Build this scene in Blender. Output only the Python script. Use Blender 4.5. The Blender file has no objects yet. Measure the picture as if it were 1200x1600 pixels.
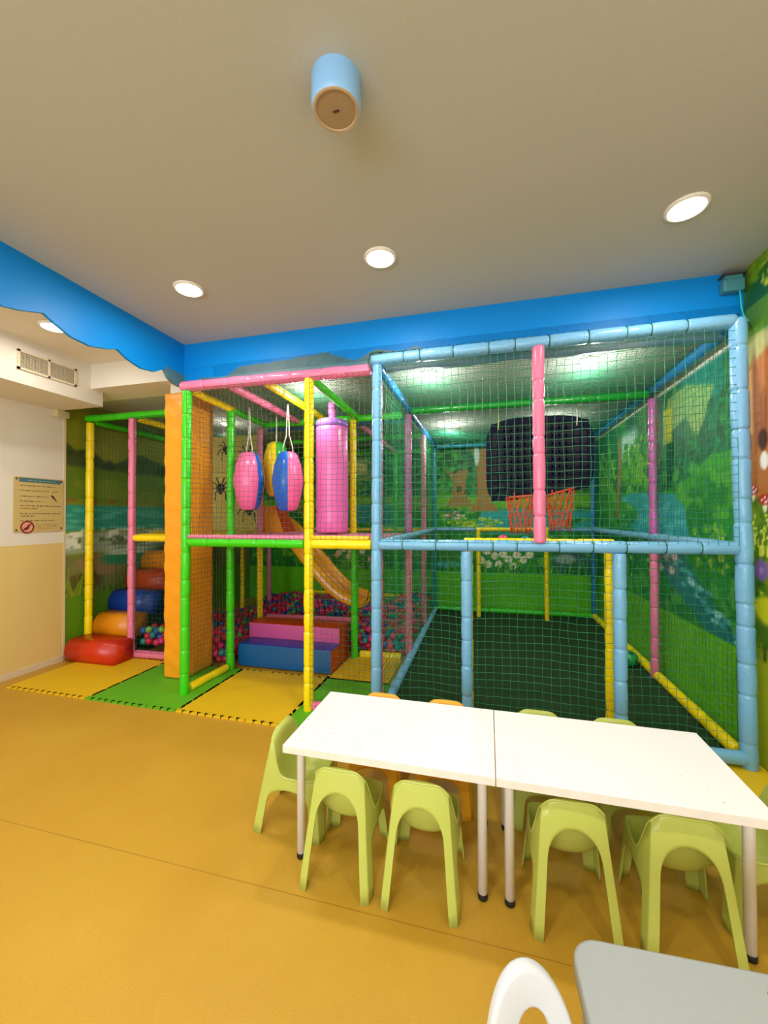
import bpy, bmesh, math, random
import numpy as np
from mathutils import Vector, Matrix, Euler
random.seed(7); rng = np.random.default_rng(11)
PI = math.pi
scene = bpy.context.scene
COL = scene.collection

# ------------------------------------------------------------------ colour and materials
def lin(c):
    return tuple((v/255/12.92 if v/255 <= 0.04045 else ((v/255+0.055)/1.055)**2.4) for v in c)

def newmat(name):
    m = bpy.data.materials.new(name); m.use_nodes = True
    nt = m.node_tree
    return m, nt, nt.nodes['Principled BSDF']

def mat(name, c, rough=0.5, bump=0.0, bscale=20.0, vary=0.0, vscale=6.0, spec=0.5, metal=0.0, coat=0.0, stretch=None):
    m, nt, b = newmat(name)
    col = lin(c)
    b.inputs['Base Color'].default_value = (*col, 1)
    b.inputs['Roughness'].default_value = rough
    b.inputs['Metallic'].default_value = metal
    b.inputs['Specular IOR Level'].default_value = spec
    b.inputs['Coat Weight'].default_value = coat
    b.inputs['Coat Roughness'].default_value = 0.15
    tc = nt.nodes.new('ShaderNodeTexCoord'); src = tc.outputs['Object']
    if stretch:
        mp = nt.nodes.new('ShaderNodeMapping'); mp.inputs['Scale'].default_value = stretch
        nt.links.new(src, mp.inputs['Vector']); src = mp.outputs['Vector']
    if bump:
        n = nt.nodes.new('ShaderNodeTexNoise'); n.inputs['Scale'].default_value = bscale; n.inputs['Detail'].default_value = 4
        bp = nt.nodes.new('ShaderNodeBump'); bp.inputs['Strength'].default_value = bump; bp.inputs['Distance'].default_value = 0.01
        nt.links.new(src, n.inputs['Vector']); nt.links.new(n.outputs['Fac'], bp.inputs['Height'])
        nt.links.new(bp.outputs['Normal'], b.inputs['Normal'])
    if vary:
        n2 = nt.nodes.new('ShaderNodeTexNoise'); n2.inputs['Scale'].default_value = vscale; n2.inputs['Detail'].default_value = 5
        mx = nt.nodes.new('ShaderNodeMix'); mx.data_type = 'RGBA'
        mx.inputs[6].default_value = (*[v*(1-vary) for v in col], 1); mx.inputs[7].default_value = (*[min(1, v*(1+vary)) for v in col], 1)
        nt.links.new(src, n2.inputs['Vector']); nt.links.new(n2.outputs['Fac'], mx.inputs[0]); nt.links.new(mx.outputs[2], b.inputs['Base Color'])
    return m

def attr_mat(name, rough=0.5, bump=0.0):
    m, nt, b = newmat(name)
    a = nt.nodes.new('ShaderNodeVertexColor'); a.layer_name = 'paint'
    nt.links.new(a.outputs['Color'], b.inputs['Base Color']); b.inputs['Roughness'].default_value = rough
    b.inputs['Specular IOR Level'].default_value = 0.3
    return m

def emit_mat(name, c, s):
    m, nt, b = newmat(name)
    b.inputs['Emission Color'].default_value = (*lin(c), 1); b.inputs['Emission Strength'].default_value = s
    b.inputs['Base Color'].default_value = (.9, .9, .9, 1)
    return m

VIN = dict(rough=0.27, bump=0.35, bscale=26, spec=0.5)
M = {
 'pink': mat('pink vinyl', (228, 122, 158), **VIN), 'blue': mat('light blue vinyl', (118, 178, 218), **VIN),
 'yellow': mat('yellow vinyl', (250, 222, 14), **VIN), 'green': mat('green vinyl', (62, 205, 22), **VIN),
 'dkgreen': mat('dark green vinyl', (20, 140, 40), **VIN), 'purple': mat('mauve vinyl', (186, 92, 160), **VIN),
 'midblue': mat('mid blue vinyl', (40, 120, 175), **VIN), 'teal': mat('teal vinyl', (45, 150, 165), **VIN),
 'orange': mat('orange vinyl', (244, 158, 30), rough=0.35, bump=0.5, bscale=9, vary=0.06, vscale=5),
 'red': mat('red vinyl', (205, 48, 18), rough=0.3, bump=0.3, bscale=8), 'redor': mat('brick red vinyl', (190, 55, 15), rough=0.35, bump=0.3, bscale=8),
 'royal': mat('royal blue vinyl', (18, 62, 165), rough=0.33, bump=0.3, bscale=8), 'stepblue': mat('blue step vinyl', (15, 90, 150), rough=0.35, bump=0.3, bscale=8),
 'steppink': mat('pink step vinyl', (205, 85, 150), rough=0.35, bump=0.4, bscale=8), 'steporange': mat('orange step vinyl', (225, 140, 15), rough=0.33, bump=0.3, bscale=8),
 'bagblue': mat('bag blue vinyl', (10, 95, 195), rough=0.25, bump=0.15), 'bagpink': mat('bag pink vinyl', (232, 105, 160), rough=0.25, bump=0.15),
 'bagyellow': mat('bag yellow vinyl', (225, 200, 30), rough=0.25), 'baggreen': mat('bag green vinyl', (40, 160, 50), rough=0.25),
 'bagmauve': mat('bag mauve vinyl', (222, 108, 178), rough=0.28, bump=0.2, bscale=10), 'bagviolet': mat('bag violet vinyl', (150, 100, 190), rough=0.28),
 'deckpink': mat('pink deck vinyl', (228, 130, 168), rough=0.4, bump=0.2, bscale=10), 'deckyellow': mat('yellow deck vinyl', (240, 205, 20), rough=0.4),
 'strap': mat('white strap', (200, 195, 180), rough=0.7), 'rope': mat('orange rope', (225, 80, 45), rough=0.7),
 'roofnet': mat('roof netting', (22, 140, 98), rough=0.6),
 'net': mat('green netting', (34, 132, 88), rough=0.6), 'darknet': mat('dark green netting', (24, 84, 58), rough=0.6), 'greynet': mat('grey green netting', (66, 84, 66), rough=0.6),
 'tie': mat('white cable tie', (225, 225, 215), rough=0.5), 'tieyellow': mat('yellow cable tie', (205, 205, 60), rough=0.5),
 'navy': mat('navy plastic', (11, 14, 42), rough=0.7, spec=.2), 'navydark': mat('navy plastic recess', (7, 8, 20), rough=0.7),
 'slide': mat('slide plastic', (240, 165, 10), rough=0.22, spec=0.6), 'turf': mat('green turf', (20, 58, 16), rough=0.95, bump=0.6, bscale=260, vary=0.35, vscale=140),
 'matyellow': mat('yellow foam mat', (226, 186, 14), rough=0.6, bump=0.15, bscale=60, vary=0.08, vscale=4), 'matgreen': mat('green foam mat', (92, 176, 20), rough=0.6, bump=0.15, bscale=60, vary=0.08, vscale=4),
 'chair': mat('lime plastic', (186, 196, 92), rough=0.32, spec=0.45), 'chairy': mat('amber plastic', (240, 176, 34), rough=0.35),
 'core': mat('dark stair vinyl', (26, 52, 40), rough=0.6),
 'white': mat('white laminate', (240, 238, 234), rough=0.4), 'leg': mat('white painted steel', (240, 238, 236), rough=0.35), 'black': mat('black rubber', (18, 17, 17), rough=0.6),
 'edge': mat('white edge band', (232, 224, 212), rough=0.5, vary=0.1, vscale=30),
 'grey': mat('grey plastic', (158, 162, 160), rough=0.5, bump=0.05, bscale=300), 'whitep': mat('white plastic', (206, 208, 210), rough=0.3),
 'ceil': mat('ceiling paint', (186, 188, 178), rough=0.9, bump=0.05, bscale=90), 'wallw': mat('white wall paint', (228, 222, 208), rough=0.85, vary=0.03, vscale=3),
 'wally': mat('cream yellow wall paint', (222, 196, 122), rough=0.8, vary=0.04, vscale=3), 'base': mat('white skirting', (215, 200, 165), rough=0.5),
 'olive': mat('olive paint', (110, 110, 50), rough=0.8), 'spk': mat('speaker shell with painted blue light', (140, 192, 240), rough=0.35), 'spkgrille': mat('tan speaker grille', (168, 142, 104), rough=0.6, bump=0.4, bscale=500),  # bluish light falling on the speaker side is put into its shell colour
 'spkrim': mat('speaker rim', (188, 162, 126), rough=0.5), 'metal': mat('steel', (150, 150, 150), rough=0.35, metal=1), 'ventw': mat('vent frame', (222, 208, 178), rough=0.5), 'ventd': mat('vent dark', (70, 60, 45), rough=0.8),
 'sign': mat('sign panel', (206, 182, 116), rough=0.35), 'signb': mat('sign header', (70, 120, 130), rough=0.4), 'ink': mat('sign ink', (60, 45, 25), rough=0.6), 'inkpale': mat('sign pale ink', (165, 115, 60), rough=0.6), 'inkw': mat('sign white ink', (190, 195, 180), rough=0.6),
 'signred': mat('sign red', (135, 20, 28), rough=0.5), 'signpink': mat('sign pink', (225, 160, 135), rough=0.5), 'screw': mat('screw', (70, 55, 35), rough=0.5),
 'jbox': mat('teal box', (70, 140, 150), rough=0.5), 'cable': mat('turquoise cable', (40, 200, 190), rough=0.5), 'sensor': mat('cream sensor', (205, 190, 150), rough=0.5),
 'pane': emit_mat('unseen window pane', (215, 232, 255), 1.5),
 'diff': emit_mat('lamp diffuser', (255, 246, 226), 14), 'ring': mat('lamp ring', (240, 234, 222), rough=0.4), 'football': mat('green ball', (30, 165, 80), rough=0.35), 'footballd': mat('dark ball spot', (8, 70, 45), rough=0.4),
 'bpink': mat('pink ball', (222, 30, 110), rough=0.3), 'bred': mat('red ball', (200, 25, 60), rough=0.3), 'bblue': mat('blue ball', (30, 85, 165), rough=0.3), 'bteal': mat('teal ball', (20, 130, 130), rough=0.3), 'bgreen': mat('lime ball', (110, 170, 70), rough=0.3),
 'spider': mat('spider black', (25, 18, 22), rough=0.7), 'spiderred': mat('spider maroon', (110, 30, 50), rough=0.7), 'panely': mat('pale yellow panel', (205, 190, 95), rough=0.6),
}

def floor_mat():
    m, nt, b = newmat('ochre vinyl floor'); N = nt.nodes; L = nt.links
    tc = N.new('ShaderNodeTexCoord')
    n1 = N.new('ShaderNodeTexNoise'); n1.inputs['Scale'].default_value = 1.6; n1.inputs['Detail'].default_value = 6
    n2 = N.new('ShaderNodeTexNoise'); n2.inputs['Scale'].default_value = 300; n2.inputs['Detail'].default_value = 2
    for n in (n1, n2): L.new(tc.outputs['Object'], n.inputs['Vector'])
    r1 = N.new('ShaderNodeValToRGB'); r1.color_ramp.elements[0].position = .3; r1.color_ramp.elements[1].position = .7
    r1.color_ramp.elements[0].color = (*lin((194, 148, 44)), 1); r1.color_ramp.elements[1].color = (*lin((204, 160, 54)), 1)
    L.new(n1.outputs['Fac'], r1.inputs['Fac'])
    mx = N.new('ShaderNodeMix'); mx.data_type = 'RGBA'; mx.blend_type = 'MULTIPLY'; mx.inputs[0].default_value = .28
    r2 = N.new('ShaderNodeValToRGB'); r2.color_ramp.elements[0].position = .35; r2.color_ramp.elements[1].position = .6
    r2.color_ramp.elements[0].color = (.55, .5, .42, 1); r2.color_ramp.elements[1].color = (1, 1, 1, 1)
    L.new(n2.outputs['Fac'], r2.inputs['Fac']); L.new(r1.outputs['Color'], mx.inputs[6]); L.new(r2.outputs['Color'], mx.inputs[7])
    # welded seam across the floor at Y = 1.40 (slightly wavy)
    sp = N.new('ShaderNodeSeparateXYZ'); L.new(tc.outputs['Object'], sp.inputs[0])
    s1 = N.new('ShaderNodeMath'); s1.operation = 'SUBTRACT'; s1.inputs[1].default_value = 1.40; L.new(sp.outputs['Y'], s1.inputs[0])
    s2 = N.new('ShaderNodeMath'); s2.operation = 'ABSOLUTE'; L.new(s1.outputs[0], s2.inputs[0])
    s3 = N.new('ShaderNodeMath'); s3.operation = 'LESS_THAN'; s3.inputs[1].default_value = .0022; L.new(s2.outputs[0], s3.inputs[0])
    m2 = N.new('ShaderNodeMix'); m2.data_type = 'RGBA'; L.new(s3.outputs[0], m2.inputs[0]); L.new(mx.outputs[2], m2.inputs[6]); m2.inputs[7].default_value = (*lin((168, 122, 40)), 1)
    L.new(m2.outputs[2], b.inputs['Base Color']); b.inputs['Roughness'].default_value = .42; b.inputs['Specular IOR Level'].default_value = .35
    bp = N.new('ShaderNodeBump'); bp.inputs['Strength'].default_value = .12; bp.inputs['Distance'].default_value = .004
    L.new(n2.outputs['Fac'], bp.inputs['Height']); L.new(bp.outputs['Normal'], b.inputs['Normal'])
    return m

def tabletop_mat(seed):
    m, nt, b = newmat('worn white tabletop'); N = nt.nodes; L = nt.links
    tc = N.new('ShaderNodeTexCoord'); mp = N.new('ShaderNodeMapping'); mp.inputs['Location'].default_value = (seed, seed*2, 0); L.new(tc.outputs['Object'], mp.inputs['Vector'])
    n = N.new('ShaderNodeTexNoise'); n.inputs['Scale'].default_value = 60; n.inputs['Detail'].default_value = 3; L.new(mp.outputs[0], n.inputs['Vector'])
    n3 = N.new('ShaderNodeTexNoise'); n3.inputs['Scale'].default_value = 3.2; L.new(mp.outputs[0], n3.inputs['Vector'])
    ad = N.new('ShaderNodeMath'); ad.operation = 'MULTIPLY_ADD'; ad.inputs[1].default_value = .45; L.new(n3.outputs['Fac'], ad.inputs[0]); L.new(n.outputs['Fac'], ad.inputs[2])
    r = N.new('ShaderNodeValToRGB'); r.color_ramp.elements[0].position = .965; r.color_ramp.elements[1].position = .985
    r.color_ramp.elements[0].color = (*lin((244, 242, 240)), 1); r.color_ramp.elements[1].color = (*lin((90, 85, 80)), 1)
    L.new(ad.outputs[0], r.inputs['Fac']); L.new(r.outputs['Color'], b.inputs['Base Color']); b.inputs['Roughness'].default_value = .38
    return m

# ------------------------------------------------------------------ object helpers
def link(name, me, m=None, parent=None, smooth=False, label=None):
    o = bpy.data.objects.new(name, me); COL.objects.link(o)
    if m is not None and not me.materials:
        me.materials.append(m)
    if smooth:
        me.polygons.foreach_set('use_smooth', [True]*len(me.polygons))
    if parent is not None: o.parent = parent
    if label: o['label'] = label
    return o

def obj(name, bm, m=None, parent=None, smooth=False, label=None):
    me = bpy.data.meshes.new(name); bm.normal_update(); bm.to_mesh(me); bm.free()
    return link(name, me, m, parent, smooth, label)

def pyobj(name, v, f, m=None, parent=None, smooth=False, label=None):
    me = bpy.data.meshes.new(name); me.from_pydata(v, [], f); me.update()
    return link(name, me, m, parent, smooth, label)

def tag(o, label, cat, group=None):
    o['label'] = label; o['category'] = cat
    if group: o['group'] = group
    return o

def thing(name, label, cat, loc=(0, 0, 0), rz=0, group=None):
    o = bpy.data.objects.new(name, None); COL.objects.link(o); o.location = loc; o.rotation_euler = (0, 0, rz)
    o.empty_display_size = .05
    return tag(o, label, cat, group)

def struct(o):
    o['kind'] = 'structure'; return o

def box(bm, x0, x1, y0, y1, z0, z1, bev=0.0, seg=2):
    r = bmesh.ops.create_cube(bm, size=1)
    vs = r['verts']
    bmesh.ops.scale(bm, vec=(x1-x0, y1-y0, z1-z0), verts=vs); bmesh.ops.translate(bm, vec=((x0+x1)/2, (y0+y1)/2, (z0+z1)/2), verts=vs)
    if bev:
        es = list({e for v in vs for e in v.link_edges})
        bmesh.ops.bevel(bm, geom=es, offset=bev, segments=seg, profile=.6, affect='EDGES')
    return bm

def boxo(name, x0, x1, y0, y1, z0, z1, m, parent=None, bev=0.0, seg=2, label=None):
    return obj(name, box(bmesh.new(), x0, x1, y0, y1, z0, z1, bev, seg), m, parent, smooth=bool(bev) and seg > 2, label=label)

def lathe(bm, prof, n=24, M4=None, cap=True):
    """prof: list of (r, z); revolve about local z, then transform by M4"""
    M4 = M4 or Matrix.Identity(4); rings = []
    for r, z in prof:
        rings.append([bm.verts.new(M4 @ Vector((r*math.cos(2*PI*i/n), r*math.sin(2*PI*i/n), z))) for i in range(n)])
    for a, b in zip(rings, rings[1:]):
        for i in range(n):
            bm.faces.new((a[i], a[(i+1) % n], b[(i+1) % n], b[i]))
    if cap:
        bm.faces.new(rings[0][::-1]); bm.faces.new(rings[-1])
    return bm

def axis_matrix(p0, p1):
    p0 = Vector(p0); d = Vector(p1)-p0
    q = Vector((0, 0, 1)).rotation_difference(d.normalized())
    return Matrix.Translation(p0) @ q.to_matrix().to_4x4(), d.length

def tubepath(bm, pts, r, n=8, cap=True):
    pts = [Vector(p) for p in pts]; rings = []
    for i, p in enumerate(pts):
        d = (pts[min(i+1, len(pts)-1)]-pts[max(i-1, 0)]).normalized()
        up = Vector((0, 0, 1)) if abs(d.z) < .9 else Vector((1, 0, 0))
        a = d.cross(up).normalized(); b = d.cross(a)
        rr = r[i] if isinstance(r, (list, tuple)) else r
        rings.append([bm.verts.new(p+rr*(math.cos(2*PI*k/n)*a+math.sin(2*PI*k/n)*b)) for k in range(n)])
    for A, B in zip(rings, rings[1:]):
        for k in range(n):
            bm.faces.new((A[k], A[(k+1) % n], B[(k+1) % n], B[k]))
    if cap:
        bm.faces.new(rings[0][::-1]); bm.faces.new(rings[-1])
    return bm

def foam(name, p0, p1, color, parent, r=0.036, label=None, seg=0.19, ties=False):
    """padded tube: puffy lengths pinched where the cover is laced or tied"""
    M4, L = axis_matrix(p0, p1)
    prof = []; z = 0.0
    k = max(1, round(L/seg))
    cuts = [0]+sorted(min(max((i+random.uniform(-.25, .25))/k, .02), .98)*L for i in range(1, k))+[L]
    for a, b in zip(cuts, cuts[1:]):
        l = b-a
        if l < .03: continue
        q = random.uniform(.96, 1.03)
        prof += [(r*.86, a+.001), (r*.96*q, a+.007), (r*1.0*q, a+min(.02, l*.25)), (r*1.015*q, a+l*.5), (r*1.0*q, b-min(.02, l*.25)), (r*.96*q, b-.007), (r*.86, b-.001)]
    bm = bmesh.new(); lathe(bm, prof, 20, M4)
    # small unevenness of the padding
    for v in bm.verts:
        h = math.sin(v.co.x*61+v.co.z*37)+math.sin(v.co.y*53-v.co.z*29)
        v.co += Vector((math.sin(v.co.z*47+v.co.y*20), math.cos(v.co.z*41+v.co.x*23), h*.3))*.0012
    o = obj(name, bm, M[color], parent, smooth=True, label=label)
    for c in (cuts[1:-1] if ties else ()):           # cord ties where the net is bound to the tube
        b = bmesh.new(); lathe(b, [(r*.84, c-.003), (r*.96, c-.002), (r*.975, c), (r*.96, c+.002), (r*.84, c+.003)], 20, M4, cap=False); obj('tie_cord', b, M['darknet'], o, True, label='dark green cord tie')
    return o

def net(name, P, nu, nv, m, parent=None, r=.0018, jit=.004, seed=0, sub=1, label=None):
    """knotted net over the patch P(u, v) -> (x, y, z); nu x nv cells; strands are thin three-sided cords"""
    rg = np.random.default_rng(seed)
    U, V = np.meshgrid(np.linspace(0, 1, nu+1), np.linspace(0, 1, nv+1), indexing='ij')
    G = np.stack(P(U, V), -1)
    J = rg.normal(0, 1, G.shape)
    for _ in range(2):
        J[1:-1, 1:-1] = (J[1:-1, 1:-1]*2+J[2:, 1:-1]+J[:-2, 1:-1]+J[1:-1, 2:]+J[1:-1, :-2])/6
    J[0] = J[-1] = 0; J[:, 0] = J[:, -1] = 0
    G = G+J*jit*1.6
    VV = []; FF = []; base = 0
    du = np.gradient(G, axis=0); dv = np.gradient(G, axis=1)
    Nn = np.cross(du, dv); Nn /= (np.linalg.norm(Nn, axis=-1, keepdims=True)+1e-12)
    def strands(Gs, Ds, Ns):   # (S, K, 3): S strands of K points
        nonlocal base
        D = Ds/(np.linalg.norm(Ds, axis=-1, keepdims=True)+1e-12)
        B = np.cross(D, Ns)
        S, K, _ = Gs.shape
        ring = [Gs+r*(math.cos(a)*Ns+math.sin(a)*B) for a in (0, 2*PI/3, 4*PI/3)]
        A = np.stack(ring, 2).reshape(-1, 3)
        idx = np.arange(S*K*3).reshape(S, K, 3)+base
        f = []
        for k in range(3):
            k2 = (k+1) % 3
            f.append(np.stack([idx[:, :-1, k], idx[:, :-1, k2], idx[:, 1:, k2], idx[:, 1:, k]], -1).reshape(-1, 4))
        VV.append(A); FF.append(np.concatenate(f)); base += S*K*3
    strands(G, du, Nn) if False else None
    strands(np.swapaxes(G, 0, 1), np.swapaxes(du, 0, 1), np.swapaxes(Nn, 0, 1))
    strands(G, dv, Nn)
    v = np.concatenate(VV); f = np.concatenate(FF)
    me = bpy.data.meshes.new(name)
    me.vertices.add(len(v)); me.vertices.foreach_set('co', v.astype(np.float32).ravel())
    me.loops.add(f.size); me.loops.foreach_set('vertex_index', f.astype(np.int32).ravel())
    me.polygons.add(len(f)); me.polygons.foreach_set('loop_start', np.arange(0, f.size, 4, dtype=np.int32))
    me.update(calc_edges=True); me.validate()
    return link(name, me, m, parent, smooth=True, label=label)

def plane_net(name, a, b, c, cell, m, parent, sag=(0, 0, 0), seed=0, r=.0018, jit=.004, label=None):
    """net over the parallelogram a, a+(b-a), a+(c-a), bulging by sag in its middle"""
    a, b, c = (np.array(q, float) for q in (a, b, c)); s = np.array(sag, float)
    nu = max(2, round(np.linalg.norm(b-a)/cell)); nv = max(2, round(np.linalg.norm(c-a)/cell))
    def P(U, V):
        g = a+U[..., None]*(b-a)+V[..., None]*(c-a)+(np.sin(PI*U)*np.sin(PI*V))[..., None]*s
        return g[..., 0], g[..., 1], g[..., 2]
    return net(name, P, nu, nv, m, parent, r=r, jit=jit, seed=seed, label=label)

def copy_tree(o, parent=None):
    c = o.copy(); COL.objects.link(c)
    if parent is not None: c.parent = parent
    for ch in list(o.children): copy_tree(ch, c)
    return c

# ------------------------------------------------------------------ painted murals: colour per vertex on a dense wall mesh
class Paint:
    def __init__(s, u0, u1, v0, v1, cell, seed=0):
        s.nu = int((u1-u0)/cell)+1; s.nv = int((v1-v0)/cell)+1
        s.U, s.V = np.meshgrid(np.linspace(u0, u1, s.nu), np.linspace(v0, v1, s.nv), indexing='ij')
        s.C = np.zeros((s.nu, s.nv, 3)); s.g = np.random.default_rng(seed); s.cell = cell
    def noise(s, scale, su=1.0, sv=1.0):
        out = np.zeros_like(s.U); amp = 1; tot = 0; f = scale
        for _ in range(3):
            L = s.g.random((256, 256)); x = s.U*f*su+50; y = s.V*f*sv+50
            xi = np.floor(x).astype(int); yi = np.floor(y).astype(int); fx = x-xi; fy = y-yi
            fx = fx*fx*(3-2*fx); fy = fy*fy*(3-2*fy); xi %= 255; yi %= 255
            out += amp*(L[xi, yi]*(1-fx)*(1-fy)+L[xi+1, yi]*fx*(1-fy)+L[xi, yi+1]*(1-fx)*fy+L[xi+1, yi+1]*fx*fy)
            tot += amp; amp *= .5; f *= 2.1
        return out/tot
    def put(s, mask, c):
        mask = np.clip(mask, 0, 1)[..., None]; s.C = s.C*(1-mask)+np.array(c, float)*mask
    def fill(s, c): s.C[:] = c
    def band(s, v0, v1, c, soft=.02, wob=0.0, wscale=3):
        w = wob*(s.noise(wscale, 1, 0)-.5) if wob else 0
        s.put(np.clip((s.V-v0-w)/soft+.5, 0, 1)*np.clip((v1+w-s.V)/soft+.5, 0, 1), c)
    def ell(s, cu, cv, ru, rv, c, soft=.25, a=1.0, rot=0.0):
        du = s.U-cu; dv = s.V-cv
        if rot: du, dv = du*math.cos(rot)+dv*math.sin(rot), -du*math.sin(rot)+dv*math.cos(rot)
        d = np.sqrt((du/ru)**2+(dv/rv)**2)
        s.put(np.clip((1-d)/soft+.5, 0, 1)*a, c)
    def poly(s, pts, c, a=1.0):
        ins = np.zeros(s.U.shape, bool); n = len(pts)
        for i in range(n):
            (x0, y0), (x1, y1) = pts[i], pts[(i+1) % n]
            cond = ((y0 > s.V) != (y1 > s.V))
            with np.errstate(divide='ignore', invalid='ignore'):
                xx = (x1-x0)*(s.V-y0)/((y1-y0) if y1 != y0 else 1e-9)+x0
            ins ^= cond & (s.U < xx)
        m = ins.astype(float)
        m[1:-1, 1:-1] = (m[1:-1, 1:-1]*2+m[2:, 1:-1]+m[:-2, 1:-1]+m[1:-1, 2:]+m[1:-1, :-2])/6
        s.put(m*a, c)
    def mottle(s, scale, c, lo=.5, hi=.6, a=.6, su=1, sv=1, region=None):
        n = s.noise(scale, su, sv); m = np.clip((n-lo)/(hi-lo), 0, 1)*a
        if region is not None: m = m*region
        s.put(m, c)
    def region(s, u0, u1, v0, v1, soft=.06):
        return np.clip((s.U-u0)/soft, 0, 1)*np.clip((u1-s.U)/soft, 0, 1)*np.clip((s.V-v0)/soft, 0, 1)*np.clip((v1-s.V)/soft, 0, 1)
    def clump(s, cu, cv, ru, rv, n, cols, size=.035):
        for _ in range(n):
            t = s.g.random()*2*PI; q = math.sqrt(s.g.random())
            s.spot(cu+ru*q*math.cos(t), cv+rv*q*math.sin(t), size*(.5+s.g.random()), size*(.4+.6*s.g.random()), cols[s.g.integers(len(cols))])
    def spot(s, cu, cv, ru, rv, c, a=1.0):
        i0 = max(0, int((cu-ru*1.5-s.U[0, 0])/s.cell)-1); i1 = min(s.nu, int((cu+ru*1.5-s.U[0, 0])/s.cell)+3)
        j0 = max(0, int((cv-rv*1.5-s.V[0, 0])/s.cell)-1); j1 = min(s.nv, int((cv+rv*1.5-s.V[0, 0])/s.cell)+3)
        if i1 <= i0 or j1 <= j0: return
        d = np.sqrt(((s.U[i0:i1, j0:j1]-cu)/ru)**2+((s.V[i0:i1, j0:j1]-cv)/rv)**2)
        m = (np.clip((1-d)/.4+.5, 0, 1)*a)[..., None]
        s.C[i0:i1, j0:j1] = s.C[i0:i1, j0:j1]*(1-m)+np.array(c, float)*m
    def blades(s, u0, u1, v, h, n, cols):
        for _ in range(n):
            u = s.g.uniform(u0, u1); hh = h*(.5+s.g.random()); l = s.g.normal(0, .25)*hh; w = .008+.01*s.g.random()
            s.poly_local([(u-w, v), (u+w, v), (u+l, v+hh)], cols[s.g.integers(len(cols))])
    def poly_local(s, pts, c):
        us = [p[0] for p in pts]; vs = [p[1] for p in pts]
        i0 = max(0, int((min(us)-s.U[0, 0])/s.cell)-1); i1 = min(s.nu, int((max(us)-s.U[0, 0])/s.cell)+3)
        j0 = max(0, int((min(vs)-s.V[0, 0])/s.cell)-1); j1 = min(s.nv, int((max(vs)-s.V[0, 0])/s.cell)+3)
        if i1 <= i0 or j1 <= j0: return
        U = s.U[i0:i1, j0:j1]; V = s.V[i0:i1, j0:j1]; ins = np.zeros(U.shape, bool); n = len(pts)
        for i in range(n):
            (x0, y0), (x1, y1) = pts[i], pts[(i+1) % n]
            if y0 == y1: continue
            ins ^= ((y0 > V) != (y1 > V)) & (U < (x1-x0)*(V-y0)/(y1-y0)+x0)
        s.C[i0:i1, j0:j1][ins] = c
    def flower(s, cu, cv, r, c, core=(230, 190, 60)):
        for k in range(6):
            a = k*PI/3+.3; s.spot(cu+r*.6*math.cos(a), cv+r*.6*math.sin(a), r*.42, r*.42, c)
        s.spot(cu, cv, r*.32, r*.32, core)
    def mushroom(s, cu, cv, r):
        s.spot(cu, cv-r*.8, r*.3, r*.7, (225, 215, 185)); s.spot(cu, cv, r, r*.6, (165, 22, 22))
        for a, b in ((-.5, .1), (0, .3), (.5, .05), (.1, -.2), (-.3, -.25)): s.spot(cu+a*r, cv+b*r, r*.14, r*.12, (240, 230, 220))
    def build(s, name, fn, m, flip=False, gain=1.0):
        s.C = s.C*gain
        X, Y, Z = fn(s.U, s.V); v = np.stack([X, Y, Z], -1).reshape(-1, 3).astype(np.float32)
        idx = np.arange(s.nu*s.nv).reshape(s.nu, s.nv)
        f = np.stack([idx[:-1, :-1], idx[1:, :-1], idx[1:, 1:], idx[:-1, 1:]], -1).reshape(-1, 4)
        if flip: f = f[:, ::-1]
        me = bpy.data.meshes.new(name)
        me.vertices.add(len(v)); me.vertices.foreach_set('co', v.ravel())
        me.loops.add(f.size); me.loops.foreach_set('vertex_index', np.ascontiguousarray(f, dtype=np.int32).ravel())
        me.polygons.add(len(f)); me.polygons.foreach_set('loop_start', np.arange(0, f.size, 4, dtype=np.int32))
        me.update(calc_edges=True)
        a = me.color_attributes.new('paint', 'FLOAT_COLOR', 'POINT')
        c = np.clip(s.C, 0, 255)/255; c = np.where(c <= .04045, c/12.92, ((c+.055)/1.055)**2.4)
        a.data.foreach_set('color', np.concatenate([c, np.ones((*c.shape[:2], 1))], -1).astype(np.float32).ravel())
        return link(name, me, m)

# ================================================================== SETTING
XL, XR, YB, YF, ZC, ZL = -4.12, 1.50, 6.35, -3.0, 2.90, 2.60
FX, FY = -2.49, 2.86        # the blue fascias
def quad(name, pts, m):
    return pyobj(name, pts, [tuple(range(len(pts)))], m)

struct(boxo('floor', XL-.1, XR+.1, YF-.1, YB+.1, -.1, 0, floor_mat()))
struct(boxo('ceiling', FX-.02, XR+.1, YF-.1, FY+.04, ZC, ZC+.1, M['ceil']))
# low ceiling over the play area and over the entrance side
bm = bmesh.new(); box(bm, FX, XR+.1, FY, YB+.1, ZL, ZL+.1); box(bm, XL-.1, FX-.0, 3.24, YB+.1, ZL+.03, ZL+.13)
o = struct(obj('ceiling', bm, M['ceil']))
struct(boxo('ceiling', XL-.1, FX-.024, YF-.1, 2.90, 2.85, 2.95, M['wallw']))
struct(boxo('trim_1', -3.9, FX-.03, 2.90, 3.25, 2.625, 2.95, M['wallw']))          # dropped bulkhead by the column
struct(boxo('trim_2', XL, -3.55, YF, 3.02, 2.49, 2.86, M['wallw']))             # duct soffit along the entrance wall
struct(boxo('wall_front', XL-.1, XR+.1, YF-.1, YF, 0, 3, M['wallw']))
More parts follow.
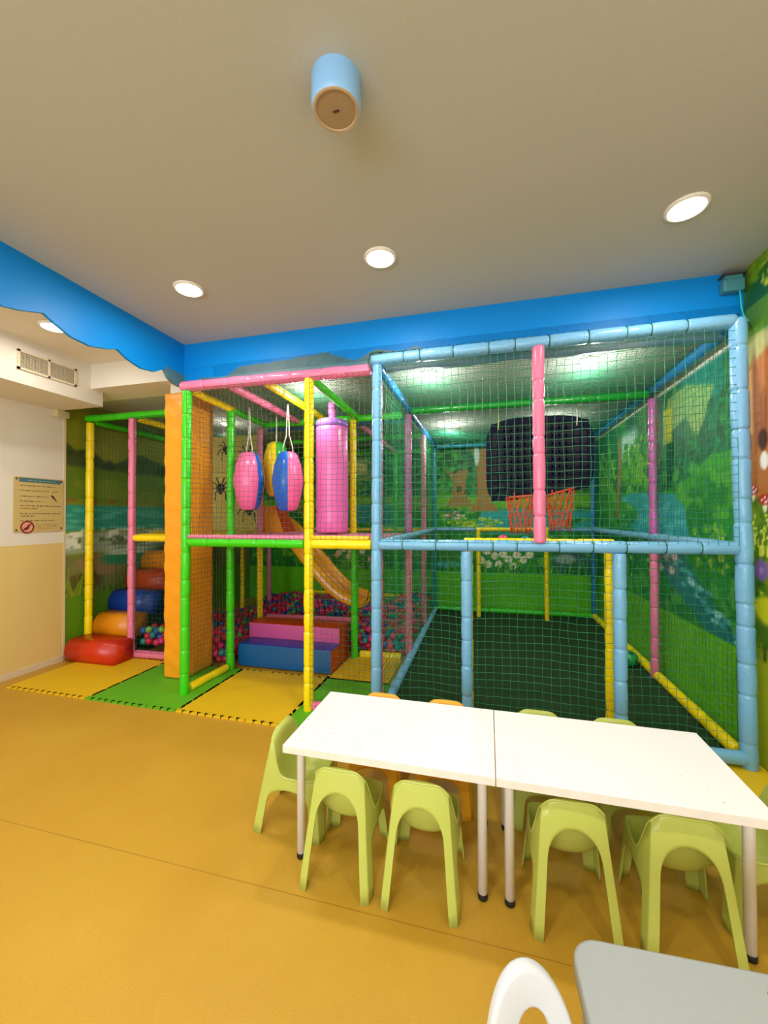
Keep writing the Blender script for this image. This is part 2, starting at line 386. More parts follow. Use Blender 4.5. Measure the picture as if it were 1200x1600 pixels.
# left wall: cream below, white above, mural from Y = 3.1 on
bm = bmesh.new(); box(bm, XL-.1, XL, YF, 3.09, 1.182, 3); struct(obj('wall_left', bm, M['wallw']))
bm = bmesh.new(); box(bm, XL-.1, XL+.001, YF, 3.09, 0, 1.182); struct(obj('wall_left', bm, M['wally']))
struct(boxo('baseboard_left', XL, XL+.012, YF, 3.09, 0, .06, M['base'], bev=.003))
struct(boxo('trim_3', XL-.004, XL+.006, 3.085, 3.105, 0, 2.5, M['base']))
struct(boxo('wall_right', XR, XR+.1, YF, 1.6, 0, 3, M['wallw']))

# ---- right wall mural  (u = Y, v = z)
P = Paint(1.6, YB, 0, ZC, .0125, 3)
P.fill((28, 96, 52))
P.mottle(3, (16, 72, 48), .45, .6, .8, 1.5, .6); P.mottle(5, (60, 130, 40), .52, .64, .6, 1.2, .7)
P.put(P.region(3.0, 3.75, 2.15, 2.62, .12), (24, 116, 104)); P.put(P.region(4.6, 5.2, 2.0, 2.4, .1), (150, 185, 165))
P.poly([(3.2, 2.33), (3.6, 2.45), (3.95, 2.42), (3.95, 2.12), (3.6, 2.2), (3.45, 2.0), (3.3, 2.15)], (150, 172, 90), .75)
P.poly([(3.84, 2.05), (4.02, 2.05), (4.02, 2.36), (3.84, 2.36)], (200, 200, 60), .8)
for cu, hh in ((3.0, 2.55), (3.22, 2.3), (3.5, 2.1), (3.7, 2.15), (4.15, 2.2), (4.45, 2.3), (4.75, 2.05), (5.5, 2.3), (5.8, 2.4), (6.1, 2.3)):
    c = (14+P.g.integers(18), 78+P.g.integers(26), 46+P.g.integers(14))
    for k in range(7): P.clump(cu, hh-.12-k*.1, .04+.03*k, .05, 14, [c, tuple(int(x*1.25) for x in c), tuple(int(x*.75) for x in c)], .04)
for cu in (4.3, 4.6, 4.9, 5.6, 5.95): P.clump(cu, 1.95, .2, .3, 50, [(80, 150, 40), (50, 120, 40), (110, 165, 50)], .05)
P.poly([(1.6, 1.5), (1.6, 1.86), (2.9, 1.84), (3.25, 1.86), (3.6, 1.72), (4.1, 1.62), (5.2, 1.7), (6.35, 1.72), (6.35, 1.45), (1.6, 1.4)], (62, 146, 36), .9)
P.put(P.region(1.6, 6.35, .55, 1.5, .08), (38, 128, 44)); P.mottle(6, (24, 100, 40), .48, .6, .7, 1, 1, P.region(1.6, 6.35, .55, 1.75)); P.mottle(9, (100, 170, 50), .56, .64, .6, 1, 1, P.region(1.6, 6.35, .6, 1.85))
P.poly([(5.3, 1.4), (5.15, 1.95), (5.2, 2.35), (5.27, 2.35), (5.3, 1.95), (5.42, 1.4)], (150, 96, 50), .85)
P.poly([(3.55, 1.2), (3.65, 1.5), (3.85, 1.62), (4.9, 1.68), (5.2, 1.62), (4.75, 1.53), (4.62, 1.42), (4.9, 1.33), (4.6, 1.2), (4.0, 1.14)], (44, 146, 156), .95)
P.mottle(14, (110, 190, 200), .55, .62, .5, .4, 1.6, P.region(3.6, 5.2, 1.15, 1.7))
P.poly([(4.15, 1.2), (3.75, 1.2), (3.5, 1.0), (3.2, .78), (2.9, .62), (2.85, .56), (3.3, .58), (3.5, .7), (3.9, .84), (4.15, 1.0)], (28, 104, 112), .95)
for _ in range(46):
    t = P.g.random(); P.spot(4.0-1.05*t+P.g.normal(0, .05), 1.13-.5*t+P.g.normal(0, .04), .05, .018, [(150, 205, 210), (80, 170, 180), (20, 90, 100)][P.g.integers(3)], .8)
for _ in range(18): P.spot(P.g.uniform(3.7, 4.2), P.g.uniform(.95, 1.15), .06, .035, [(150, 150, 145), (190, 175, 175), (70, 90, 100)][P.g.integers(3)])
for _ in range(30): P.spot(P.g.uniform(4.25, 6.2), P.g.uniform(.75, 1.1), .03, .02, [(20, 70, 60), (150, 190, 120), (60, 120, 50)][P.g.integers(3)])
P.clump(3.3, 1.2, .25, .2, 60, [(30, 110, 30), (90, 160, 40), (50, 140, 40), (150, 180, 60)], .03)
P.band(-.1, .61, (96, 168, 18), .015)
P.mottle(10, (112, 184, 26), .5, .62, .4, 1.4, .5, P.region(1.6, 6.4, -.1, .6, .01))
# near part, in front of the cage
rg = P.region(1.55, 2.92, .5, 3.0, .05)
P.put(rg*np.clip((P.V-2.1)/.2, 0, 1), (88, 122, 18)); P.mottle(4, (46, 92, 24), .45, .58, .9, 1, 1, P.region(1.55, 2.98, 2.0, 3.0))
P.ell(2.66, 2.66, .2, .16, (22, 80, 46), .5); P.ell(2.4, 2.45, .3, .12, (60, 110, 60), .5, .8)
P.clump(2.72, 2.86, .12, .06, 30, [(120, 150, 20), (90, 130, 20)], .03); P.clump(2.62, 2.78, .1, .08, 40, [(40, 90, 20), (150, 170, 40)], .018)
P.ell(2.72, 2.38, .16, .1, (178, 168, 124), .5, .8)
P.poly([(2.79, 1.4), (2.85, 1.8), (2.84, 2.3), (2.5, 2.42), (1.6, 2.5), (1.6, 1.3)], (164, 98, 52), .95); P.poly([(2.86, 1.9), (2.83, 2.28), (2.79, 2.3), (2.8, 1.9)], (196, 150, 90), .8)
P.mottle(9, (120, 66, 34), .52, .6, .6, 1.6, .4, P.region(1.6, 2.82, 1.4, 2.4)); P.ell(2.71, 1.86, .04, .06, (60, 32, 18), .3)
P.put(P.region(1.55, 2.93, .6, 1.55, .05), (104, 132, 22)); P.mottle(7, (60, 100, 24), .48, .58, .8, 1, 1, P.region(1.55, 2.93, .6, 1.6)); P.clump(2.75, 1.35, .12, .1, 50, [(190, 200, 70), (210, 205, 110), (90, 130, 30)], .012)
P.ell(2.7, 1.74, .035, .05, (230, 225, 215), .3); P.mushroom(2.8, 1.58, .045); P.mushroom(2.7, 1.52, .05); P.mushroom(2.5, 1.5, .06)
P.blades(2.4, 2.9, 1.2, .14, 40, [(180, 185, 50), (200, 200, 80), (80, 120, 20)])
P.flower(2.74, 1.12, .065, (122, 96, 160), (160, 120, 190)); P.clump(2.7, .95, .1, .12, 24, [(20, 70, 20), (170, 190, 40), (40, 100, 30)], .03)
P.ell(2.7, .9, .1, .08, (190, 190, 30), .4); P.blades(2.4, 2.9, .6, .1, 30, [(60, 60, 20), (120, 140, 20)])
P.put(P.region(1.55, 2.93, -.1, .62, .02), (148, 160, 28))
P.band(2.50, 2.63, (215, 210, 196), .01); P.put(P.region(1.5, 2.88, 2.5, 3.0, .004)*0, (0, 0, 0))
# the white gap under the low ceiling only exists beyond the fascia: repaint the tall part in front
m_ = ((P.U < FY) & (np.abs(P.V-2.57) < .085)).astype(float); P.put(m_, (70, 112, 30))
wr = struct(P.build('wall_right', lambda U, V: (np.full_like(U, XR), U, V), attr_mat('mural right', .55), flip=True, gain=1.18))

# ---- back wall mural (u = X, v = z)
P = Paint(XL, XR, 0, 2.7, .0135, 5)
P.fill((30, 104, 40)); P.mottle(2.5, (18, 70, 44), .45, .6, .8, 1.2, .8); P.mottle(4, (84, 140, 50), .52, .66, .7)
for cu in np.arange(XL, XR, .35):
    c = (20+P.g.integers(30), 84+P.g.integers(40), 36+P.g.integers(16)); P.clump(cu, 2.1, .2, .4, 60, [c, tuple(int(x*1.3) for x in c), tuple(int(x*.7) for x in c)], .05)
P.put(P.region(XL, XR, 1.52, 1.78, .06), (96, 158, 36)); P.put(P.region(XL, XR, .5, 1.54, .06), (40, 128, 34))
P.mottle(7, (24, 96, 32), .5, .6, .7, 1, 1, P.region(XL, XR, .55, 1.6)); P.mottle(9, (120, 176, 50), .56, .66, .7, 1, 1, P.region(XL, XR, .6, 1.8))
P.put(P.region(-2.4, -1.9, 2.1, 2.4, .05), (190, 190, 120)*np.array(1.0)); P.mottle(9, (130, 150, 70), .5, .55, .8, .3, 2, P.region(-2.5, -1.8, 2.0, 2.45))
P.poly([(-2.35, 1.35), (-2.3, 1.62), (-1.6, 1.66), (-1.4, 1.5), (-1.5, 1.3)], (24, 130, 130), .95)
P.poly([(-.2, 1.2), (-.1, 1.5), (.4, 1.56), (1.5, 1.5), (1.5, 1.16), (1.3, 1.2), (1.2, 1.32), (1.5, 1.4), (1.1, 1.4), (1.05, 1.22), (.4, 1.14)], (40, 146, 150), .95)
def trunk(u0, z0, z1, w, c):
    P.poly([(u0-w*2.2, z0), (u0-w, z0+.2), (u0-w*.9, z1-.1), (u0-w*2.4, z1+.1), (u0-w*.8, z1), (u0, z1+.06), (u0+w*1.5, z1+.04), (u0+w, z1-.1), (u0+w*.9, z0+.2), (u0+w*2.4, z0)], c, .95)
trunk(-.43, 1.58, 2.1, .1, (142, 104, 52)); trunk(-.06, 1.5, 2.44, .1, (150, 104, 54)); P.ell(-.43, 1.86, .04, .05, (50, 40, 20), .3)
P.ell(-.16, 2.38, .04, .16, (170, 200, 190), .4); P.ell(.07, 2.3, .04, .2, (150, 190, 190), .4)
trunk(-3.0, 1.5, 2.3, .07, (120, 90, 50)); trunk(.8, 1.5, 2.5, .06, (90, 80, 40))
P.clump(-.5, 1.45, .15, .06, 40, [(190, 150, 150), (230, 220, 200), (170, 80, 90)], .016); P.clump(-.2, 1.32, .4, .1, 60, [(150, 180, 40), (110, 160, 30), (190, 200, 60)], .03)
P.ell(-.7, .78, .25, .16, (50, 110, 40), .3); P.ell(-.62, .68, .2, .05, (60, 150, 160), .4)
for fu, fv in ((-.02, .9), (.1, .83), (.22, .86), (.3, .78), (.42, .85), (.52, .78), (-.1, .76), (.0, .7), (.16, .7), (.36, .68), (.6, .86)): P.flower(fu, fv, .06, (214, 206, 190))
P.flower(.06, .96, .07, (200, 120, 40))
for k in range(16): P.flower(-2.75+.95*P.g.random(), .72+.3*P.g.random(), .05, [(214, 190, 170), (190, 120, 110), (220, 214, 190)][P.g.integers(3)])
P.ell(1.18, .72, .28, .2, (52, 92, 92), .2); P.ell(1.1, .8, .14, .07, (140, 160, 150), .4)
P.blades(-3.9, 1.4, .58, .2, 200, [(30, 110, 30), (90, 150, 40), (20, 90, 30)])
P.band(-.1, .57, (84, 166, 16), .015); P.mottle(10, (98, 182, 22), .5, .62, .4, 1.4, .5, P.region(XL, XR, -.1, .56, .01))
struct(P.build('wall_back', lambda U, V: (U, np.full_like(U, YB), V), attr_mat('mural back', .55), gain=1.22))

# ---- left wall mural (u = Y, v = z)
P = Paint(3.09, YB, 0, 2.7, .0125, 9)
P.fill((126, 132, 24)); P.mottle(2, (150, 152, 40), .5, .65, .6)
P.poly([(3.0, 1.9), (3.0, 2.12), (3.1, 2.2), (3.2, 2.13), (3.35, 2.16), (3.6, 2.02), (4.0, 2.2), (4.6, 2.05), (6.4, 2.2), (6.4, 1.8)], (62, 78, 34)); P.mottle(7, (40, 60, 28), .48, .6, .8, 1, 1, P.region(3, 6.4, 1.75, 2.15))
P.put(P.region(3, 6.4, 1.58, 1.98, .05), (112, 134, 34)); P.mottle(5, (86, 118, 24), .5, .6, .7, .4, 2, P.region(3, 6.4, 1.58, 1.98)); P.mottle(12, (150, 60, 40), .58, .62, .8, 1, 2, P.region(3, 6.4, 1.56, 1.63, .02))
P.put(P.region(3, 6.4, 1.28, 1.58, .03), (46, 146, 128)); P.mottle(9, (110, 190, 165), .55, .65, .6, .4, 2, P.region(3, 6.4, 1.28, 1.55))
P.put(P.region(3, 6.4, 1.04, 1.29, .03), (150, 168, 140)); P.mottle(12, (228, 232, 214), .46, .56, .9, .6, 1.4, P.region(3, 6.4, 1.06, 1.34)); P.mottle(12, (70, 90, 50), .54, .6, .8, 1, 1.4, P.region(3, 6.4, 1.1, 1.26))
P.put(P.region(3, 6.4, .58, 1.05, .03), (120, 124, 70)); P.ell(3.5, .92, .3, .12, (150, 130, 86), .3); P.ell(3.3, .75, .2, .1, (100, 84, 52), .3); P.ell(3.9, .98, .4, .1, (46, 140, 96), .3); P.ell(3.9, 1.04, .35, .04, (190, 205, 180), .4); P.ell(4.3, .75, .5, .14, (120, 100, 60), .3)
P.blades(3.08, 3.4, .62, .3, 40, [(96, 128, 24), (130, 150, 40), (70, 100, 20)]); P.blades(3.4, 6.3, .6, .2, 90, [(70, 110, 24), (110, 140, 40)])
P.band(-.1, .62, (92, 142, 18), .03, .04)
struct(P.build('wall_left', lambda U, V: (np.full_like(U, XL), U, V), attr_mat('mural left', .55)))

# ---- blue fascias with a cut-out cloud edge; grey painted ridges low on the back one
P = Paint(0, 1, 0, 1, .5, 1)
def fascia(name, s0, s1, bottom, fn, ridge=None, n=420, nrow=44):
    V = []; F = []; Cc = []; S = np.linspace(s0, s1, n)
    blue = np.array((0, 140, 226.)); tealc = np.array((70, 120, 130.)); grey = np.array((112, 136, 142.))
    top = ZC
    for side in (0, 1):
        for s in S:
            b = bottom(s)
            for k in range(nrow+1):
                z = b+(top-b)*k/nrow; V.append(fn(s, z, side))
                c = blue.copy()
                if ridge is not None:
                    rz = ridge(s)
                    if z < rz: c = grey+(tealc-grey)*max(0, min(1, .35+.4*math.sin(s*5+1)+.2*math.sin(s*13+z*20)))
                Cc.append(c)
    m1 = n*(nrow+1)
    for i in range(n-1):
        for k in range(nrow):
            a = i*(nrow+1)+k; b = (i+1)*(nrow+1)+k
            F.append((a, b, b+1, a+1)); F.append((m1+a, m1+a+1, m1+b+1, m1+b))
        a = i*(nrow+1); b = (i+1)*(nrow+1); F.append((a, m1+a, m1+b, b))
    e0 = 0; e1 = (n-1)*(nrow+1)
    for e in (e0, e1):
        for k in range(nrow): F.append((e+k, e+k+1, m1+e+k+1, m1+e+k))
    o = pyobj(name, V, F, attr_mat('fascia paint '+name, .45))
    a = o.data.color_attributes.new('paint', 'FLOAT_COLOR', 'POINT')
    c = np.clip(np.array(Cc), 0, 255)/255; c = np.where(c <= .04045, c/12.92, ((c+.055)/1.055)**2.4)
    a.data.foreach_set('color', np.concatenate([c, np.ones((len(c), 1))], -1).astype(np.float32).ravel())
    return struct(o)
edge = [(1.537, 2.557), (1.627, 2.578), (1.742, 2.62), (1.748, 2.622), (1.813, 2.59), (1.908, 2.553), (2.032, 2.546), (2.168, 2.581), (2.227, 2.606), (2.232, 2.604), (2.309, 2.568), (2.429, 2.543), (2.548, 2.56), (2.642, 2.614), (2.68, 2.56), (2.75, 2.53), (2.9, 2.52)]
def leftbottom(s):
    if s < 1.537:
        t = ((s+3) % .52)/.52; return 2.55+.06*(2*t-1)**2
    return float(np.interp(s, [e[0] for e in edge], [e[1] for e in edge]))
fascia('trim_4', YF, FY, leftbottom, lambda s, z, k: (FX-.022*k, s, z), n=900, ridge=lambda s: 2.64 if s > 2.65 else 0)
rp = [(-2.5, 2.62), (-2.4, 2.6), (-2.31, 2.625), (-2.1, 2.61), (-1.95, 2.685), (-1.6, 2.69), (-1.32, 2.71), (-1.2, 2.72), (-1.05, 2.66), (-.95, 2.63), (-.8, 2.7), (-.6, 2.66), (-.5, 2.69), (-.35, 2.62), (-.2, 2.635), (.1, 2.58), (.5, 2.6), (.62, 2.64), (.7, 2.67), (.8, 2.63), (1.0, 2.58), (1.5, 2.58)]
fascia('trim_5', FX-.02, XR, lambda s: 2.5+.008*math.sin(s*9), lambda s, z, k: (s, FY+.022*k, z), ridge=lambda s: float(np.interp(s, [e[0] for e in rp], [e[1] for e in rp]))-.02)

# column and its pad
struct(boxo('wall_column', -2.745, -2.585, 2.985, 3.30, 0, 2.63, M['wallw']))
bm = bmesh.new()
box(bm, -2.785, -2.56, 2.955, 3.33, .016, 2.535, .022, 3)
bmesh.ops.subdivide_edges(bm, edges=[e for e in bm.edges if e.calc_length() > 1.5], cuts=60)
bmesh.ops.subdivide_edges(bm, edges=[e for e in bm.edges if e.calc_length() > .15], cuts=6, use_grid_fill=True)
for v in bm.verts:
    a = v.co
    w = math.sin(a.z*9+a.x*8)*math.sin(a.z*23+a.y*15)+.6*math.sin(a.z*41+a.x*30)
    v.co += Vector((.0015*w*(1 if a.x > -2.67 else -1), -.004*w if a.y < 3.1 else 0, 0))
pad = thing('column_pad', 'tall orange padded cover wrapped around the square column at the corner of the play frame', 'padding', (-2.67, 3.14, 0))
o = obj('padded_cover', bm, M['orange'], pad, smooth=True); o.location = (2.67, -3.14, 0)

# ================================================================== FIXTURES
def downlight(x, y, z, label, power, r=.092, group='round ceiling downlights', dome=False):
    t = thing('ceiling_downlight', label, 'ceiling light', (x, y, z), group=group)
    bm = bmesh.new(); lathe(bm, [(r*.80, -.004), (r*.84, -.012), (r*.97, -.010), (r, -.004), (r, .002)], 40, cap=False); obj('trim_ring', bm, M['ring'], t, True)
    bm = bmesh.new(); lathe(bm, [(r*.82, -.0045), (r*.78, -.02), (r*.55, -.032), (.001, -.037)] if dome else [(r*.82, -.0045), (r*.80, -.012), (r*.55, -.020), (.001, -.023)], 40, cap=False); obj('diffuser', bm, M['diff'], t, True)
    if dome: d = bpy.data.lights.new('downlight', 'POINT'); d.shadow_soft_size = .05
    else: d = bpy.data.lights.new('downlight', 'AREA'); d.shape = 'DISK'; d.size = r*1.5; d.spread = PI
    d.energy = power; d.color = (1, .96, .895)
    lo = bpy.data.objects.new('downlight_lamp', d); COL.objects.link(lo); lo.location = (x, y, z-(.19 if dome else .03))
    return t
wn = struct(boxo('window_unseen', -3.2, .6, YF+.005, YF+.03, .95, 2.35, M['pane']))  # unseen window, inferred from bluish light on the speaker, added for fill
bm = bmesh.new()
for x0, x1, z0, z1 in ((-3.27, -3.2, .88, 2.42), (.6, .67, .88, 2.42), (-3.2, .6, .88, .95), (-3.2, .6, 2.35, 2.42), (-1.96, -1.9, .95, 2.35), (-.66, -.6, .95, 2.35)): box(bm, x0, x1, YF+.002, YF+.05, z0, z1, .004, 1)
obj('unseen_window_frame', bm, M['white'], wn)
d = bpy.data.lights.new('daylight_fill', 'AREA'); d.shape = 'RECTANGLE'; d.size = 3.7; d.size_y = 1.35; d.energy = 115; d.color = (.80, .91, 1)  # added area light: cool frontal fill from the unseen window
lo = bpy.data.objects.new('window_fill_light', d); COL.objects.link(lo); lo.location = (-1.3, YF+.07, 1.65); lo.rotation_euler = (PI/2, 0, 0)
PW = 11
downlight(-1.849, 2.162, ZC, 'round lit downlight in the high ceiling, nearest the blue inner corner', PW)
downlight(-.58, 2.175, ZC, 'round lit downlight in the high ceiling, middle of the row of three', PW)
downlight(.927, 2.193, ZC, 'round lit downlight in the high ceiling, nearest the wall with the painted tree', PW)
for i, (x, y) in enumerate(((-1.75, .3), (-.5, .3), (.9, .3), (-1.75, -1.7), (-.4, -1.7), (.9, -1.7))):
    downlight(x, y, ZC, 'round lit downlight in the high ceiling behind the row of three', PW, group='downlights outside the picture')
downlight(-3.105, 2.247, 2.85, 'round lit downlight beside the air vent, half hidden by the blue wavy edge', 6)
downlight(-3.1, .2, 2.85, 'round lit downlight in the low entrance ceiling', 6, group='downlights outside the picture')
downlight(-.457, 3.239, ZL, 'lit downlight seen through the roof net, beside the mauve bag end of the ball cage', 16, r=.075, dome=True)
downlight(.739, 3.27, ZL, 'lit downlight seen through the roof net above the dark backboard', 16, r=.075, dome=True)
downlight(-1.52, 3.24, ZL, 'lit downlight above the climbing platform, glimpsed past the green roof tube', 13, r=.075, dome=True)
downlight(-.46, 5.1, ZL, 'lit downlight over the back of the ball cage', 17, r=.075, dome=True, group='downlights outside the picture')
downlight(-3.2, 4.4, ZL+.03, 'lit downlight over the soft stairs', 5, r=.075, dome=True, group='downlights outside the picture')
downlight(.74, 5.1, ZL, 'lit downlight over the back of the ball cage', 17, r=.075, dome=True, group='downlights outside the picture')

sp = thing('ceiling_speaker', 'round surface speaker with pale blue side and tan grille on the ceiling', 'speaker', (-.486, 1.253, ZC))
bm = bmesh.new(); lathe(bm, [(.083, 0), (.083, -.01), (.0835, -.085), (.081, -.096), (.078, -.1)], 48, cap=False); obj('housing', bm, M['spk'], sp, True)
bm = bmesh.new(); lathe(bm, [(.078, -.1), (.075, -.1025), (.067, -.1025), (.0655, -.0995)], 48, cap=False); obj('rim', bm, M['spkrim'], sp, True)
bm = bmesh.new(); lathe(bm, [(.0658, -.0992), (.04, -.1008), (.001, -.1012)], 48, cap=False); obj('grille', bm, M['spkgrille'], sp, True)
boxo('badge', -.011, .011, -.004, .003, -.1035, -.101, M['screw'], sp)

# air vent on the soffit face
v = thing('air_vent', 'white rectangular air vent grille in two halves on the entrance soffit', 'air vent', (-3.549, 2.528, 2.675))
bm = bmesh.new(); z0, z1, y0, y1 = -.076, .078, -.232, .23
for a in ((y0, y1, z0, z0+.016), (y0, y1, z1-.016, z1), (y0, y0+.018, z0, z1), (y1-.018, y1, z0, z1), (-.008, .008, z0, z1)): box(bm, 0, .012, *a)
obj('frame', bm, M['ventw'], v)
boxo('backing', 0, .001, y0+.01, y1-.01, z0+.01, z1-.01, M['ventd'], v)
bm = bmesh.new()
for k in range(9):
    z = z0+.024+k*.0133
    for ya, yb in ((y0+.018, -.008), (.008, y1-.018)): box(bm, .002, .009, ya, yb, z-.0016, z+.0016)
for k in range(1, 19):
    for ya, yb in ((y0+.018, -.008), (.008, y1-.018)):
        y = ya+(yb-ya)*k/19; box(bm, .001, .005, y-.001, y+.001, z0+.016, z1-.016)
obj('slats', bm, M['ventw'], v)

s = thing('wall_sensor', 'small cream detector box high on the wall beneath the soffit', 'sensor', (XL, 3.03, 2.455))
bm = bmesh.new(); box(bm, 0, .07, -.065, .065, -.03, .035, .012, 3); obj('case', bm, M['sensor'], s, True)
bm = bmesh.new(); box(bm, .02, .064, -.05, .05, -.034, -.029, .002, 1); obj('lens', bm, M['ventw'], s)

# notice on the cream wall
sg = thing('rules_sign', 'beige notice board with teal header and a red prohibition symbol on the wall', 'sign', (XL+.004, 2.858, 1.553))
def rrect_prism(bm, y0, y1, z0, z1, x0, x1, r, n=6):
    pts = []
    for cy, cz, a0 in ((y1-r, z1-r, 0), (y0+r, z1-r, 90), (y0+r, z0+r, 180), (y1-r, z0+r, 270)):
        for k in range(n+1):
            a = math.radians(a0+90*k/n); pts.append((cy+r*math.cos(a), cz+r*math.sin(a)))
    A = [bm.verts.new((x0, *p)) for p in pts]; B = [bm.verts.new((x1, *p)) for p in pts]
    bm.faces.new(A[::-1]); bm.faces.new(B)
    for i in range(len(pts)): bm.faces.new((A[i], A[(i+1) % len(pts)], B[(i+1) % len(pts)], B[i]))
    bm.normal_update(); return bm
obj('panel', rrect_prism(bmesh.new(), -.215, .215, -.252, .255, 0, .008, .022), M['sign'], sg)
boxo('header', .008, .0092, -.175, .19, .208, .247, M['signb'], sg, label='teal header strip')
def wordline(bm, y, z, w, h, x):
    e = y+w
    while y < e-.006:
        l = min(random.choice((.012, .02, .028, .036, .044)), e-y)
        # letter strokes: short uprights and bowls, too small in the picture to read
        yy = y
        while yy < y+l-.003:
            hh = h*random.choice((.62, .62, .66, 1.0)); box(bm, x, x+.0006, yy, yy+.0017, z, z+hh)
            if random.random() < .75: box(bm, x, x+.0006, yy, yy+.004, z+random.choice((0, h*.5)), z+random.choice((0, h*.5))*0+h*.14+random.choice((0, h*.45)))
            yy += .0048
        y += l+.007
for z, w in ((.172, .305), (.127, .25), (.074, .255), (.029, .21), (-.014, .36), (-.038, .15), (-.086, .36), (-.108, .13), (-.152, .3)):
    bm = bmesh.new(); wordline(bm, -.165, z, w, .012, .008)
    obj('text_line', bm, M['ink'], sg, label='dark line of text')
bm = bmesh.new(); wordline(bm, .135, .127, .045, .012, .008); obj('text_line', bm, M['ink'], sg, label='dark line of text')
bm = bmesh.new(); wordline(bm, -.105, .222, .24, .011, .0092); obj('header_text', bm, M['inkw'], sg, label='pale header text')
for z, w in ((-.188, .21), (-.209, .19), (-.229, .15)):
    bm = bmesh.new(); wordline(bm, -.03, z, w, .010, .008); obj('small_text_line', bm, M['inkpale'], sg, label='brown small line of text')
X4 = Matrix.Rotation(PI/2, 4, 'Y')
bm = bmesh.new(); lathe(bm, [(.052, .0082), (.052, .0088)], 32, X4); bmesh.ops.translate(bm, vec=(0, -.105, -.207), verts=bm.verts); o = obj('symbol_ground', bm, M['signpink'], sg, label='pale disc of the prohibition symbol')
bm = bmesh.new(); lathe(bm, [(.046, .0088), (.046, .0098), (.058, .0098), (.058, .0088)], 36, X4, cap=False); bmesh.ops.translate(bm, vec=(0, -.105, -.207), verts=bm.verts)
b2 = box(bmesh.new(), .0088, .0098, -.048, .048, -.005, .005); bmesh.ops.rotate(b2, cent=(0, 0, 0), matrix=Matrix.Rotation(math.radians(42), 3, 'X'), verts=b2.verts); bmesh.ops.translate(b2, vec=(0, -.105, -.207), verts=b2.verts)
me = bpy.data.meshes.new('t'); b2.to_mesh(me); bm.from_mesh(me); b2.free(); obj('prohibition_ring', bm, M['signred'], sg, label='dark red ring and bar')
def inkshape(bm, pts, x0, x1):
    A = [bm.verts.new((x0, *p)) for p in pts]; B = [bm.verts.new((x1, *p)) for p in pts]; bm.faces.new(A[::-1]); bm.faces.new(B)
    for i in range(len(pts)): bm.faces.new((A[i], A[(i+1) % len(pts)], B[(i+1) % len(pts)], B[i]))
bm = bmesh.new(); inkshape(bm, [(-.135, -.222), (-.128, -.212), (-.112, -.206), (-.1, -.188), (-.088, -.18), (-.074, -.178), (-.078, -.19), (-.086, -.2), (-.09, -.215), (-.102, -.23), (-.12, -.236), (-.133, -.232)], .0087, .0093); obj('shoe_symbol', bm, M['ink'], sg, label='black shoe silhouette')
bm = bmesh.new(); inkshape(bm, [(.1, .095), (.11, .1), (.128, .085), (.135, .07), (.15, .055), (.148, .048), (.13, .055), (.112, .07)], .0081, .0087)
inkshape(bm, [(.115, .118), (.126, .122), (.128, .13), (.118, .132)], .0081, .0087); inkshape(bm, [(.142, .05), (.158, .04), (.152, .035), (.138, .043)], .0081, .0087); obj('slipper_symbol', bm, M['ink'], sg, label='small black pictogram')
for y, z in ((-.195, .235), (.198, .235), (-.195, -.232), (.198, -.225)):
    bm = bmesh.new(); lathe(bm, [(.009, .008), (.009, .0105), (.005, .012)], 12, X4); o = obj('screw', bm, M['screw'], sg); o.location = (0, y, z)

jb = thing('junction_box', 'small teal box with a hanging cable in the upper corner by the tree mural', 'junction box', (1.425, FY-.03, 2.80))
bm = bmesh.new(); box(bm, -.055, .055, -.03, .03, -.035, .04, .012, 3); obj('case', bm, M['jbox'], jb, True)
boxo('cap_strip', -.06, .06, -.034, .03, .062, .07, M['ventd'], jb); boxo('mount', -.045, .045, -.02, .03, .04, .062, M['jbox'], jb)
bm = bmesh.new(); tubepath(bm, [(.028, -.02, -.03), (.03, -.024, -.08), (.029, -.03, -.14), (.031, -.05, -.2), (.03, -.09, -.25)], .0045, 8); obj('cable', bm, M['cable'], jb, True, label='turquoise cable')

